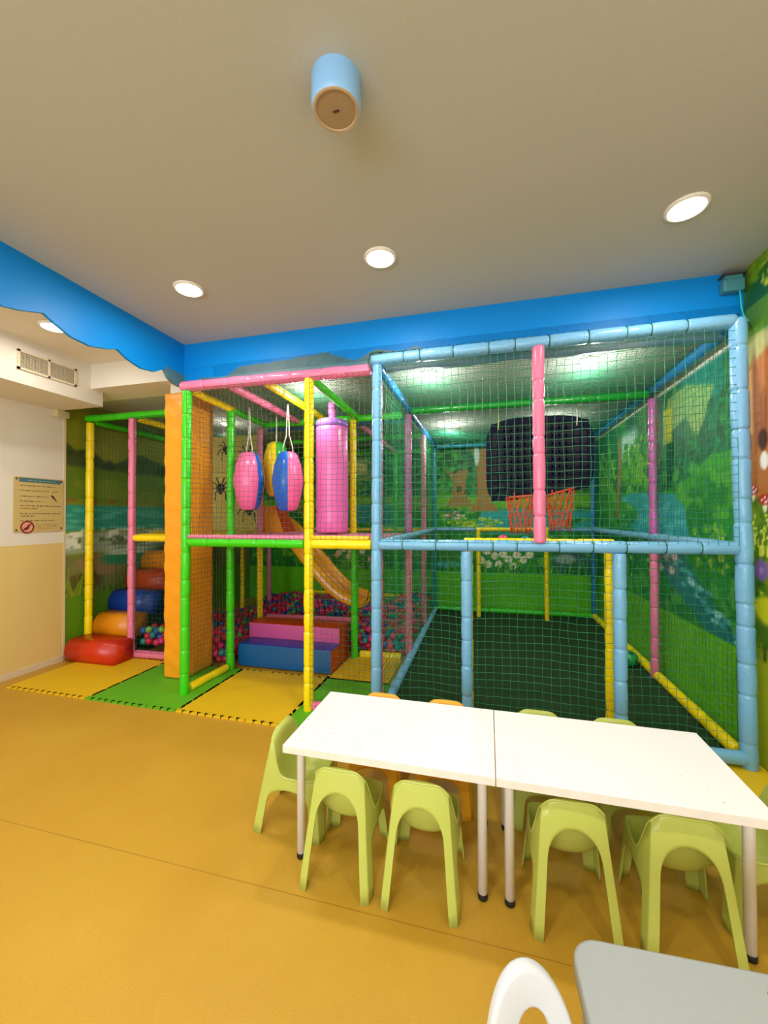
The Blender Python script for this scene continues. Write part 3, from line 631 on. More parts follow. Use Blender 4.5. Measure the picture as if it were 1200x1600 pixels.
# ================================================================== PLAY FRAMES
YFr = 2.735
def posts(parent, rows):
    for nm, p0, p1, c, r in rows:
        foam(nm, p0, p1, c, parent, r, ties=(c == 'blue' and nm == 'beam'), label={'pink': 'pink', 'blue': 'light blue', 'yellow': 'yellow', 'green': 'bright green', 'dkgreen': 'dark green', 'purple': 'mauve', 'midblue': 'mid blue', 'teal': 'teal'}[c]+' padded '+nm)
cf = thing('play_structure', 'two storey padded play frame of green, yellow and pink tubes with a pink platform', 'play frame')
R_ = .036
posts(cf, [
 ('post', (-2.372, YFr, 0), (-2.352, YFr, 2.455), 'green', .037), ('post', (-2.35, 3.30, 0), (-2.35, 3.30, 2.45), 'green', .037),
 ('post', (-1.286, YFr, 0), (-1.28, YFr, 2.46), 'yellow', R_),
 ('beam', (-2.40, YFr, 2.492), (-.80, YFr, 2.482), 'pink', .041),
 ('beam', (-2.335, YFr, 1.232), (-1.32, YFr, 1.232), 'green', .034), ('beam', (-1.25, YFr, 1.232), (-.80, YFr, 1.232), 'yellow', .036),
 ('beam', (-2.355, 2.78, 2.475), (-2.35, 3.34, 2.455), 'yellow', .034), ('beam', (-2.35, 3.34, 2.455), (-2.36, 3.96, 2.45), 'green', .034),
 ('beam', (-1.97, 2.77, 2.475), (-1.97, 3.92, 2.46), 'pink', .034), ('beam', (-1.655, 2.77, 2.475), (-1.66, 3.92, 2.46), 'yellow', .034), ('beam', (-1.285, 2.77, 2.475), (-1.30, 3.92, 2.46), 'green', .034),
 ('beam', (-2.42, 3.96, 2.455), (-.83, 3.95, 2.455), 'green', .036), ('beam', (-2.5, 4.22, 2.47), (-.83, 4.22, 2.47), 'midblue', .033), ('beam', (-2.6, 5.05, 2.47), (-.83, 5.05, 2.47), 'green', .033), ('beam', (-2.9, 6.12, 2.45), (-.83, 6.12, 2.45), 'green', .033),
 ('post', (-2.47, 4.0, .02), (-2.47, 4.0, 1.2), 'yellow', .033), ('post', (-2.47, 4.0, 1.26), (-2.47, 4.0, 2.43), 'pink', .034),
 ('post', (-1.31, 3.86, 0), (-1.31, 3.86, 1.2), 'green', .036), ('post', (-1.335, 3.9, 1.26), (-1.335, 3.9, 2.43), 'yellow', .034),
 ('rail', (-2.42, 4.0, 1.235), (-.83, 3.98, 1.235), 'yellow', .032), ('rail', (-1.27, 3.92, .035), (-.84, 3.92, .04), 'yellow', .034), ('rail', (-2.5, 4.2, .27), (-1.4, 4.2, .29), 'pink', .036),
 ('rail', (-2.37, 2.80, .04), (-2.35, 3.25, .04), 'yellow', .033), ('rail', (-1.25, YFr, .045), (-.82, YFr, .045), 'pink', .036),
 ('post', (-1.39, 6.12, .15), (-1.39, 6.12, 2.43), 'green', .036), ('post', (-3.3, 5.6, .1), (-3.3, 5.6, 1.2), 'pink', .032), ('post', (-3.4, 5.05, .1), (-3.4, 5.05, 1.2), 'yellow', .03), ('rail', (-2.9, 6.12, .2), (-.84, 6.12, .2), 'yellow', .033), ('rail', (-2.9, 6.12, 1.23), (-.84, 6.12, 1.23), 'yellow', .03),
 ('beam', (-1.39, 4.25, 2.47), (-1.39, 6.1, 2.45), 'pink', .03),
])
bm = bmesh.new(); box(bm, -2.335, -.82, 2.765, 3.97, 1.20, 1.268, .012, 3); obj('platform', bm, M['deckpink'], cf, True, label='pink padded platform')
bm = bmesh.new(); box(bm, -2.33, -1.315, 2.712, 2.765, 1.262, 1.292, .01, 3); obj('platform_edge', bm, M['deckpink'], cf, True, label='pink padded edging')
bm = bmesh.new(); box(bm, -1.25, -.815, 2.712, 2.765, 1.262, 1.292, .01, 3); obj('platform_edge', bm, M['deckyellow'], cf, True, label='yellow padded edging')
bm = bmesh.new(); box(bm, -2.6, -2.14, 3.97, 4.42, 1.20, 1.262, .012, 3); obj('platform', bm, M['deckpink'], cf, True, label='small pink landing before the slide')
n = 0
def cnet(*a, **k):
    global n; n += 1; return plane_net('safety_net', *a, seed=n, **k)
g, dg, nn = M['greynet'], M['darknet'], M['net']
FN = YFr-.034
cnet((-2.33, FN, 1.27), (-1.31, FN, 1.27), (-2.33, FN, 2.46), .040, g, cf, sag=(0, .03, 0), r=.0013)
cnet((-1.26, FN, 1.27), (-.80, FN, 1.27), (-1.26, FN, 2.46), .040, g, cf, sag=(0, .02, 0), r=.0013)
cnet((-1.26, FN, .06), (-.80, FN, .06), (-1.26, FN, 1.2), .040, g, cf, sag=(0, .02, 0), r=.0013)
cnet((-2.375, 2.77, .06), (-2.355, 3.27, .06), (-2.375, 2.77, 1.2), .040, g, cf, r=.0013); cnet((-2.36, 2.77, 1.27), (-2.36, 3.27, 1.27), (-2.36, 2.77, 2.44), .040, g, cf, r=.0013)
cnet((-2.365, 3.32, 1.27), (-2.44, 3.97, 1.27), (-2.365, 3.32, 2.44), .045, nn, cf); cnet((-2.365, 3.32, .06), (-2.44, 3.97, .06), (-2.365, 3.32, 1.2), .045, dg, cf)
cnet((-2.34, 2.78, 2.51), (-.82, 2.78, 2.51), (-2.34, 3.93, 2.49), .030, M['roofnet'], cf, sag=(0, 0, .015))
cnet((-2.5, 3.98, 2.49), (-.82, 3.98, 2.49), (-2.5, 6.1, 2.48), .05, nn, cf, sag=(0, 0, .02))
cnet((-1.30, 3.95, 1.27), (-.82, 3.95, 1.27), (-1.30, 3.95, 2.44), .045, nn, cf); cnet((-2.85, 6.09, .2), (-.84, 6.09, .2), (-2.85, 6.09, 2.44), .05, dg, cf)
sn = thing('spider_panel', 'pale yellow panel with black spiders painted on it behind the climbing platform', 'panel', (-2.86, 4.08, 1.28))
boxo('board', -.42, .34, 0, .03, 0, 1.1, M['panely'], sn)
def spider(cx, cz, s):
    bm = bmesh.new()
    for dz, w, h in ((0, .05, .042), (-.045, .026, .022)):
        r_ = bmesh.ops.create_uvsphere(bm, u_segments=18, v_segments=10, radius=1); bmesh.ops.scale(bm, vec=(w*s, .005, h*s), verts=r_['verts']); bmesh.ops.translate(bm, vec=(cx, -.001, cz+dz*s), verts=r_['verts'])
    for sd in (-1, 1):
        for k, a in enumerate((60, 25, -15, -50)):
            a = math.radians(a); x1 = cx+sd*.085*s*math.cos(a); z1 = cz+.085*s*math.sin(a)+.02; x2 = cx+sd*.125*s*math.cos(a*1.2); z2 = cz+.12*s*math.sin(a*1.3)-.02
            tubepath(bm, [(cx, -.002, cz), (x1, -.003, z1), (x2, -.003, z2)], .0055*s, 5)
    obj('painted_spider', bm, M['spider'], sn)
for a in ((.17, .86, 1.15), (.2, .26, 1.3), (-.18, .5, 1.2), (-.1, .95, 1.0)): spider(*a)
bm = bmesh.new()
for k in range(9): tubepath(bm, [(.15, -.001, .58), (.15+.5*math.cos(k*.7), -.001, .58+.45*math.sin(k*.7))][::1], .002, 4)
bmesh.ops.delete(bm, geom=[v for v in bm.verts if not (-.42 < v.co.x < .34 and 0 < v.co.z < 1.1)], context='VERTS') ; obj('painted_web', bm, M['ink'], sn)

# entrance stair frame
ef = thing('climbing_tower', 'narrow padded frame of yellow, pink and green tubes around the soft stairs', 'play frame')
posts(ef, [
 ('post', (-4.055, 3.30, 0), (-4.045, 3.30, 2.43), 'yellow', .036), ('post', (-3.50, 3.30, 0), (-3.497, 3.30, 2.44), 'pink', .036),
 ('beam', (-4.09, 3.30, 2.475), (-2.80, 3.33, 2.475), 'green', .036), ('beam', (-3.48, 3.35, 2.45), (-3.45, 4.3, 2.44), 'yellow', .034), ('beam', (-4.05, 3.35, 2.45), (-4.05, 5.4, 2.44), 'green', .03),
 ('beam', (-3.46, 3.30, 1.225), (-2.80, 3.32, 1.225), 'yellow', .036), ('rail', (-3.46, 3.32, .055), (-2.80, 3.34, .055), 'pink', .038),
])
bm = bmesh.new(); box(bm, -3.46, -2.42, 3.34, 3.95, 1.2, 1.268, .01, 2); obj('platform', bm, M['deckyellow'], ef, True, label='yellow padded platform')
bm = bmesh.new(); box(bm, -4.09, -2.62, 4.14, 5.25, 1.2, 1.262, .01, 2); obj('platform', bm, M['deckyellow'], ef, True, label='yellow landing at the top of the stairs')
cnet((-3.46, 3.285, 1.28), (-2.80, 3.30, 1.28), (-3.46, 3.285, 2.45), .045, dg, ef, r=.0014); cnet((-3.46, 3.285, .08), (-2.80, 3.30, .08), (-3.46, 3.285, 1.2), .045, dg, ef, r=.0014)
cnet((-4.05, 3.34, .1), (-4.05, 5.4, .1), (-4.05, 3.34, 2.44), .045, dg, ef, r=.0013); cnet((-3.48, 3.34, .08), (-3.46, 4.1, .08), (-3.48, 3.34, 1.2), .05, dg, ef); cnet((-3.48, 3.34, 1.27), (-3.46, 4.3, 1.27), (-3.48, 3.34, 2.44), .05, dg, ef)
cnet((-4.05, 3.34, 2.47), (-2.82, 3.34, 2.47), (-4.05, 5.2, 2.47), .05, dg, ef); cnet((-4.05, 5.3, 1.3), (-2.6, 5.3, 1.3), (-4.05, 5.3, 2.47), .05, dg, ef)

# ball cage
bc = thing('ball_cage', 'large light blue padded cage with green netting and a dark turf floor', 'play cage')
posts(bc, [
 ('post', (-.768, YFr-.01, 0), (-.752, YFr-.01, 2.50), 'blue', .037), ('post', (1.418, YFr-.02, 0), (1.392, YFr-.02, 2.555), 'blue', .042),
 ('beam', (-.79, YFr-.01, 2.54), (1.38, YFr-.02, 2.545), 'blue', .040), ('beam', (-.735, YFr-.01, 1.236), (1.38, YFr-.02, 1.243), 'blue', .037),
 ('post', (-.139, YFr-.01, 0), (-.139, YFr-.01, 1.20), 'blue', .036), ('post', (.772, YFr-.02, 0), (.772, YFr-.02, 1.205), 'blue', .037), ('post', (.318, YFr-.035, 1.262), (.316, YFr-.035, 2.51), 'pink', .037),
 ('rail', (.80, YFr-.02, .06), (1.41, YFr-.02, .06), 'blue', .04), ('rail', (-.72, YFr-.01, .05), (-.18, YFr-.01, .05), 'blue', .036),
 ('post', (-.80, 2.93, 0), (-.80, 2.93, 2.48), 'pink', .032), ('post', (-.785, 4.03, 0), (-.785, 4.03, 1.19), 'pink', .037), ('post', (-.785, 4.03, 1.27), (-.785, 4.03, 2.48), 'purple', .037), ('post', (-.79, 5.06, .05), (-.79, 5.06, 2.47), 'pink', .034), ('post', (-.785, 6.12, 0), (-.785, 6.12, 2.48), 'teal', .034),
 ('post', (1.42, 4.02, 0), (1.42, 4.02, 1.2), 'pink', .036), ('post', (1.42, 4.02, 1.27), (1.42, 4.02, 2.47), 'purple', .036), ('post', (1.42, 6.12, 0), (1.42, 6.12, 2.47), 'midblue', .036),
 ('beam', (-.755, 2.78, 2.515), (-.785, 6.1, 2.51), 'midblue', .034), ('beam', (1.415, 2.77, 2.555), (1.42, 6.1, 2.545), 'midblue', .040), ('beam', (-.75, 3.99, 2.505), (1.38, 3.99, 2.505), 'dkgreen', .036), ('beam', (-.75, 6.12, 2.50), (1.39, 6.12, 2.50), 'teal', .034),
 ('rail', (-.765, 2.78, 1.235), (-.785, 6.09, 1.235), 'blue', .034), ('rail', (-.75, 6.12, 1.24), (1.39, 6.12, 1.24), 'blue', .034), ('rail', (1.415, 2.78, 1.245), (1.42, 6.09, 1.24), 'blue', .034),
 ('rail', (-.735, 2.80, .045), (-.775, 6.09, .045), 'blue', .038), ('rail', (-.75, 6.12, .05), (1.39, 6.12, .05), 'green', .036), ('rail', (1.41, 2.80, .05), (1.415, 3.96, .05), 'yellow', .04), ('rail', (1.42, 4.06, .05), (1.42, 6.09, .05), 'yellow', .04),
])
boxo('turf', -.75, 1.46, 2.76, 6.2, .002, .014, M['turf'], bc, label='dark green turf floor')
CN = YFr-.05
cnet((-.73, CN+.01, 1.26), (1.37, CN, 1.26), (-.73, CN+.01, 2.53), .050, nn, bc, sag=(0, .05, 0), jit=.006, r=.0017)
for xa, xb in ((-.73, -.16), (-.12, .75), (.80, 1.38)): cnet((xa, CN+.05, .04), (xb, CN+.05, .04), (xa, CN+.05, 1.21), .050, nn, bc, sag=(0, .05, 0), jit=.006, r=.0017)
for xs, ex in ((-.775, 0), (1.42, 1)):
    cnet((xs, 2.78, .06), (xs, 6.1, .06), (xs, 2.78, 1.21), .05, nn, bc, sag=(.02, 0, 0)); cnet((xs, 2.78, 1.26), (xs, 6.1, 1.26), (xs, 2.78, 2.5), .05, nn, bc, sag=(.02, 0, 0))
cnet((-.75, 6.09, .06), (1.39, 6.09, .06), (-.75, 6.09, 2.48), .05, nn, bc)
cnet((-.74, 2.75, 2.575), (1.38, 2.75, 2.58), (-.74, 4.0, 2.53), .028, M['roofnet'], bc, sag=(0, 0, -.045), jit=.005); cnet((-.74, 4.0, 2.53), (1.38, 4.0, 2.53), (-.74, 6.1, 2.52), .028, M['roofnet'], bc, sag=(0, 0, -.07), jit=.005)
# lacing cord where the roof net is tied over the front tubes
bm = bmesh.new()
tubepath(bm, [(-.79+2.19*k/220, YFr-.015-.012*math.sin(k*1.3), 2.582+.004*math.sin(k*2.1)) for k in range(221)], .003, 5)
tubepath(bm, [(-.775, YFr-.055, 2.45), (-.80, YFr-.06, 2.52), (-.79, YFr-.05, 2.575), (-.75, YFr-.04, 2.59), (-.7, YFr-.03, 2.585)], .006, 6)
obj('lacing_cord', bm, M['darknet'], bc, True, label='green lacing cord')

# goals of yellow tube
def goal(name, label, y, depth):
    gt = thing(name, label, 'goal', (.32, y, 0))
    for x in (-.45, .45): foam('post', (x, 0, .016), (x, 0, 1.26), 'yellow', gt, .031)
    foam('crossbar', (-.48, 0, 1.25), (.48, 0, 1.25), 'yellow', gt, .030)
    return gt
g1 = goal('goal_frame', 'yellow padded goal frame at the back of the ball cage', 5.82, -.2)
g2 = goal('goal_frame', 'yellow padded goal frame just behind the front tubes of the ball cage', 2.90, .25)
g2.location.x = .315
plane_net('goal_net', (-.45, 0, 1.27), (.45, 0, 1.27), (-.45, .42, 1.22), .05, M['net'], g2, sag=(0, 0, -.03), seed=77)
plane_net('goal_net', (-.45, .42, 1.235), (.45, .42, 1.235), (-.45, .42, .03), .06, M['darknet'], g2, seed=78) if False else None

# backboard and hoops
bb = thing('backboard', 'dark navy plastic board with rows of pockets hung under the cage roof', 'backboard', (.49, 4.25, 2.0))
def bbp(u, v):   # u in -1..1, v in -1..1 on the warped board
    x = .5*u; z = .39*v+.03*(1-u*u)-.02*u*(1 if v < 0 else -.4)*0
    z += (-.06*(1-abs(u))*0)+(.075*u if v < 0 else 0)*(-v)+(-.045*(1-(u*u))*0)
    return x, z
NX, NZ = 14, 9
def rcorner(x, z):
    return x, z
bm = bmesh.new(); n_ = 60; outl = []
for k in range(n_):
    a = 2*PI*k/n_; c, s_ = math.cos(a), math.sin(a); e = .38
    outl.append((math.copysign(abs(c)**e, c), math.copysign(abs(s_)**e, s_)))
A = []; B = []
for u, v_ in outl:
    x, z = bbp(u, v_); A.append(bm.verts.new((x, -.012, z))); B.append(bm.verts.new((x, .012, z)))
bm.faces.new(A[::-1]); bm.faces.new(B)
for i in range(n_): bm.faces.new((A[i], A[(i+1) % n_], B[(i+1) % n_], B[i]))
obj('board', bm, M['navydark'], bb)
bm = bmesh.new()
def rib(p, q, w=.006, d=.022):
    (x0, z0), (x1, z1) = bbp(*p), bbp(*q); L = math.hypot(x1-x0, z1-z0)
    t = Matrix.Translation(((x0+x1)/2, -.02, (z0+z1)/2)) @ Matrix.Rotation(-math.atan2(z1-z0, x1-x0), 4, 'Y')
    b = bmesh.new(); box(b, -L/2, L/2, -d/2, d/2, -w/2, w/2); b.transform(t); me = bpy.data.meshes.new('t'); b.to_mesh(me); b.free(); bm.from_mesh(me); bpy.data.meshes.remove(me)
for i in range(NX+1):
    u = -.9+1.8*i/NX
    for k in range(6): rib((u, -.9+1.8*k/6), (u, -.9+1.8*(k+1)/6), .014)
for j in range(NZ+1):
    v_ = -.9+1.8*j/NZ
    for k in range(6): rib((-.9+1.8*k/6, v_), (-.9+1.8*(k+1)/6, v_), .026)
obj('pocket_ribs', bm, M['navy'], bb)
bm = bmesh.new()
for k in range(n_):
    p, q = outl[k], outl[(k+1) % n_]; rib((p[0]*.955, p[1]*.95), (q[0]*.955, q[1]*.95), .05, .028)
obj('rim', bm, M['navy'], bb)
for x, c in ((-.38, 'tieyellow'), (.35, 'tie')):
    bm = bmesh.new(); tubepath(bm, [(x, -.04, .31), (x+.004, -.045, .4), (x+.002, -.03, .46), (x, .0, .50)], .006, 6); obj('cable_tie', bm, M[c], bb, True)
def hoop(x, y, z, r, label, lean):
    h = thing('basketball_hoop', label, 'hoop', (x, y, z), group='orange hoops under the backboard')
    bm = bmesh.new(); tubepath(bm, [(r*math.cos(2*PI*k/28), r*math.sin(2*PI*k/28), lean*math.cos(2*PI*k/28)) for k in range(29)], .008, 8); obj('ring', bm, M['rope'], h, True)
    bm = bmesh.new(); N_ = 12; R2 = random.Random(5)
    for k in range(N_):
        for sg_ in (-1, 1):
            pts = []
            for q in range(7):
                t = q/6; a = 2*PI*(k+sg_*t*1.5)/N_; rr = r*(1-.35*t)+R2.uniform(-.012, .012)
                pts.append((rr*math.cos(a), rr*math.sin(a), -.36*t+lean*math.cos(a)*(1-t)+R2.uniform(-.012, .012)))
            tubepath(bm, pts, .0045, 5)
    obj('hoop_net', bm, M['rope'], h, True)
    bm = bmesh.new(); tubepath(bm, [(0, r, 0), (.02, r+.05, .05), (0, r+.09, .09), (-.04, r+.05, .06), (-.05, r*.9, 0)], .007, 6); obj('tie_rope', bm, M['rope'], h, True)
hoop(.305, 4.08, 1.62, .125, 'orange rope hoop with a net hanging under the backboard, the one wholly in view', .01); hoop(.66, 4.08, 1.66, .125, 'orange rope hoop with a net partly hidden behind the pink post', .035)
def uvball(r, m, nm, seg=20, rings=14):
    bm = bmesh.new(); bmesh.ops.create_uvsphere(bm, u_segments=seg, v_segments=rings, radius=r); me = bpy.data.meshes.new(nm); bm.to_mesh(me); bm.free(); me.materials.append(m); me.polygons.foreach_set('use_smooth', [True]*len(me.polygons)); return me
o = link('ball', uvball(.042, M['bpink'], 'ball')); o.location = (.105, 3.0, 1.256); tag(o, 'magenta ball resting on the net roof of the front goal', 'ball')
o = link('ball', uvball(.045, M['bteal'], 'ball')); o.location = (.262, 3.03, 1.245); tag(o, 'teal ball on the goal roof beside the foot of the pink post', 'ball')
fb = tag(link('football', uvball(.075, M['football'], 'football', 28, 18)), 'green football with dark spots on the turf by the yellow floor rail', 'ball'); fb.location = (1.285, 4.25, .014+.075)
bm = bmesh.new()
gph = (1+5**.5)/2
for vtx in [(0, a, b*gph) for a in (-1, 1) for b in (-1, 1)]+[(a, b*gph, 0) for a in (-1, 1) for b in (-1, 1)]+[(b*gph, 0, a) for a in (-1, 1) for b in (-1, 1)]:
    d = Vector(vtx).normalized(); lathe(bm, [(.023, .0715), (.0215, .0735), (.012, .0752), (.0005, .0758)], 5, Vector((0, 0, 1)).rotation_difference(d).to_matrix().to_4x4(), cap=False)
obj('spots', bm, M['footballd'], fb, True, label='dark five-sided spots')

# ================================================================== THINGS INSIDE THE FRAMES
def polybag(name, label, loc, w, h, cols, strap_h, rz, group='hanging punch bags'):
    """pear-like hanging bag sewn from flat lengthwise panels; two colours"""
    t = thing(name, label, 'punch bag', loc, rz, group)
    nseg = 8; prof = [(.45, 0), (.62, .03), (.84, .22), (.99, .45), (1.0, .55), (.86, .78), (.62, .96), (.44, 1.0)]
    def panels(sel, nm, c):
        bm = bmesh.new(); cl = []
        for i in range(nseg):
            if not sel(i): continue
            sub = 5; cols_ = []
            for q in range(sub+1):
                a = 2*PI*(i+q/sub)/nseg; bulge = 1+.035*math.sin(PI*q/sub)
                cols_.append([bm.verts.new((w/2*r*bulge*math.cos(a), w/2*r*bulge*math.sin(a), h*z)) for r, z in prof])
            for A, B in zip(cols_, cols_[1:]):
                for k in range(len(prof)-1): bm.faces.new((A[k], B[k], B[k+1], A[k+1]))
            for e in (0, -1):
                z = prof[e][1]*h; cv = bm.verts.new((0, 0, z+(.004 if e else -.004)))
                for A, B in zip(cols_, cols_[1:]): bm.faces.new((A[e], cv, B[e]) if e == 0 else (A[e], B[e], cv))
        bmesh.ops.remove_doubles(bm, verts=bm.verts, dist=1e-5)
        return obj(nm, bm, M[c], t, True, label=c.replace('bag', '')+' sewn panels')
    panels(lambda i: i % 8 in (0, 1, 4, 5) and cols[2] == 'half' or (cols[2] == 'stripe' and i in (0, 4)), 'panel', cols[1]); panels(lambda i: not (i % 8 in (0, 1, 4, 5) and cols[2] == 'half' or (cols[2] == 'stripe' and i in (0, 4))), 'panel', cols[0])
    bm = bmesh.new()
    for sx in (-1, 1): tubepath(bm, [(sx*w*.17, 0, h-.02), (sx*w*.15, 0, h+.05), (sx*.012, 0, h+.16), (sx*.01, 0, h+strap_h*.6), (0.004*sx, 0, h+strap_h)], .006, 6)
    obj('strap', bm, M['strap'], t, True); return t
polybag('punch_bag', 'pink punch bag with one blue stripe on white straps, nearest the green post', (-2.15, 3.30, 1.50), .275, .53, ('bagpink', 'bagblue', 'stripe'), .43, math.radians(-22))
polybag('punch_bag', 'punch bag of blue and pink halves hanging next to the yellow front post', (-1.76, 3.31, 1.49), .275, .53, ('bagpink', 'bagblue', 'half'), .44, math.radians(-152))
polybag('punch_bag', 'yellow and green punch bag hanging behind the two pink and blue ones', (-2.05, 3.62, 1.64), .27, .54, ('bagyellow', 'baggreen', 'half'), .28, math.radians(-62))
t = thing('roller_bag', 'long mauve padded cylinder hanging upright over the pink platform', 'punch bag', (-1.425, 3.55, 1.285))
bm = bmesh.new(); lathe(bm, [(.12, 0), (.146, .006), (.151, .02), (.150, .18), (.147, .2), (.151, .22), (.151, .95), (.151, 1.0)], 40, cap=True); obj('body', bm, M['bagmauve'], t, True)
bm = bmesh.new(); lathe(bm, [(.1515, .985), (.1515, 1.035), (.146, 1.05), (.12, 1.062), (.04, 1.068)], 40); obj('top_cap', bm, M['bagviolet'], t, True, label='violet cap')
foam('neck', (0, 0, 1.06), (0, 0, 1.235), 'purple', t, .037, seg=.06); bm = bmesh.new(); lathe(bm, [(.03, -.012), (.055, -.012), (.055, 0)], 20); obj('foot_disc', bm, M['black'], t)

def wedge(bm, x0, x1, y0, y1, z0, z1, tx0, tx1, ty0, ty1):
    v = [bm.verts.new(p) for p in ((x0, y0, z0), (x1, y0, z0), (x1, y1, z0), (x0, y1, z0), (tx0, ty0, z1), (tx1, ty0, z1), (tx1, ty1, z1), (tx0, ty1, z1))]
    fs = [bm.faces.new([v[i] for i in f]) for f in ((0, 3, 2, 1), (4, 5, 6, 7), (0, 1, 5, 4), (1, 2, 6, 5), (2, 3, 7, 6), (3, 0, 4, 7))]
    return fs
def softblock(name, label, x0, x1, y0, y1, z0, z1, front, top, side, bev=.012):
    t = thing(name, label, 'foam block', ((x0+x1)/2, (y0+y1)/2, z0)); w, d, h = (x1-x0)/2, (y1-y0)/2, z1-z0
    bm = box(bmesh.new(), -w, w, -d, d, 0, h, bev, 3)
    me = bpy.data.meshes.new('block_cover'); bm.normal_update(); bm.to_mesh(me); bm.free()
    for c in (front, top, side): me.materials.append(M[c])
    for p in me.polygons: p.material_index = 1 if p.normal.z > .7 else (2 if abs(p.normal.x) > .7 else 0)
    o = link('cover', me, None, t, True); return t
softblock('step_block', 'low blue soft step with a brick red end, in front of the ball pit', -2.33, -1.37, 3.385, 3.61, .012, .225, 'stepblue', 'royal', 'redor')
softblock('step_block', 'higher soft step with pink front and red top, behind the blue step', -2.36, -1.375, 3.615, 3.86, .012, .365, 'steppink', 'redor', 'redor')
t = thing('foam_wedge', 'orange soft wedge with a red sloping side on the landing by the slide', 'foam block', (-2.4, 4.22, 1.262))
bm = bmesh.new(); fs = wedge(bm, -.19, .18, -.15, .15, 0, .30, -.19, .05, -.10, .15); me = bpy.data.meshes.new('cover'); bm.normal_update(); bm.to_mesh(me); bm.free(); me.materials.append(M['steporange']); me.materials.append(M['redor'])
for p in me.polygons: p.material_index = 1 if p.normal.x > .5 else 0
link('cover', me, None, t)
# orange slide into the pit
t = thing('slide', 'amber plastic slide running down into the ball pit', 'slide', (-2.1, 4.6, 0))
pts = [(-.50, 1.31), (-.40, 1.25), (-.28, 1.13), (-.12, .95), (.05, .76), (.20, .60), (.33, .49), (.45, .42), (.56, .385), (.64, .375)]
def slide_mesh(prof):
    bm = bmesh.new(); rows = []
    for i, (x, z) in enumerate(pts):
        a = pts[max(i-1, 0)]; b = pts[min(i+1, len(pts)-1)]; tx, tz = b[0]-a[0], b[1]-a[1]; l = math.hypot(tx, tz); nx, nz = -tz/l, tx/l
        rows.append([bm.verts.new((x+nx*hh, y, z+nz*hh)) for y, hh in prof])
    for A, B in zip(rows, rows[1:]):
        for k in range(len(prof)-1): bm.faces.new((A[k], A[k+1], B[k+1], B[k]))
    return bm
bm = slide_mesh([(-.25, .03), (-.245, .10), (-.225, .135), (-.2, .135), (-.185, .10), (-.17, .03), (-.13, .004), (0, 0), (.13, .004), (.17, .03), (.185, .10), (.2, .135), (.225, .135), (.245, .10), (.25, .03)])
o = obj('chute', bm, M['slide'], t, True); md = o.modifiers.new('s', 'SOLIDIFY'); md.thickness = .014; md = o.modifiers.new('u', 'SUBSURF'); md.levels = 1; md.render_levels = 2
bm = bmesh.new(); tubepath(bm, [(.64, -.24, .42), (.66, -.2, .39), (.665, 0, .372), (.66, .2, .39), (.64, .24, .42)], .016, 8); obj('lip', bm, M['slide'], t, True)

# soft stairs at the entrance: half-round rolls rising towards the landing
def roll(name, label, x0, x1, y0, d, z1, c, slope=0.0):
    zb = .012 if z1 < .3 else z1-.235
    t = thing(name, label, 'foam step', ((x0+x1)/2, y0, zb)); w = (x1-x0)/2; h = z1-zb
    prof = []
    r = min(.15, h*.6)
    for k in range(0, 11):
        a = PI*.5*k/10; prof.append((r*.75-r*.75*math.cos(a), h-r+r*math.sin(a)))
    prof = [(.03, 0), (.006, .05)]+prof+[(d, h), (d, 0)]
    bm = bmesh.new(); A = [bm.verts.new((-w, y, z)) for y, z in prof]; B = [bm.verts.new((w-slope*0, y, z)) for y, z in prof]
    bm.faces.new(A); bm.faces.new(B[::-1])
    for i in range(len(prof)): bm.faces.new((A[i], B[i], B[(i+1) % len(prof)], A[(i+1) % len(prof)]))
    bm.normal_update()
    bmesh.ops.bevel(bm, geom=[e for e in bm.edges if len({f for f in e.link_faces if len(f.verts) > 6}) == 1], offset=.012, segments=2, affect='EDGES')
    obj('cover', bm, M[c], t, True); return t
roll('soft_stair', 'red rounded soft step, lowest at the stair entrance on the yellow mat', -4.06, -3.46, 3.045, .25, .225, 'red')
for lab, y0, z1, c, xx in (('orange rounded soft step, directly above the lowest red one', 3.30, .425, 'steporange', -3.535), ('dark blue rounded soft step, between the orange and red steps', 3.515, .625, 'royal', -3.5), ('red rounded soft step, above the dark blue step', 3.73, .825, 'redor', -3.5), ('orange rounded soft step, topmost of the stairs', 3.945, 1.03, 'steporange', -3.5)):
    roll('soft_stair', lab, -4.06 if y0 > 3.4 else -4.01, xx, y0, .25 if z1 < 1 else .19, z1, c)

t = thing('stair_core', 'dark wedge under the rounded soft steps, rising from the red one', 'foam block', (-3.8, 3.3, .012))
bm = bmesh.new(); pr = [(.03, 0), (.03, .2), (.24, .2), (.24, .4), (.455, .4), (.455, .6), (.665, .6), (.665, .78), (.84, .78), (.84, 0)]
A = [bm.verts.new((-.26, y, z)) for y, z in pr]; B = [bm.verts.new((.24, y, z)) for y, z in pr]; bm.faces.new(A); bm.faces.new(B[::-1])
for i in range(len(pr)): bm.faces.new((A[i], B[i], B[(i+1) % len(pr)], A[(i+1) % len(pr)]))
bmesh.ops.recalc_face_normals(bm, faces=bm.faces); obj('cover', bm, M['core'], t)
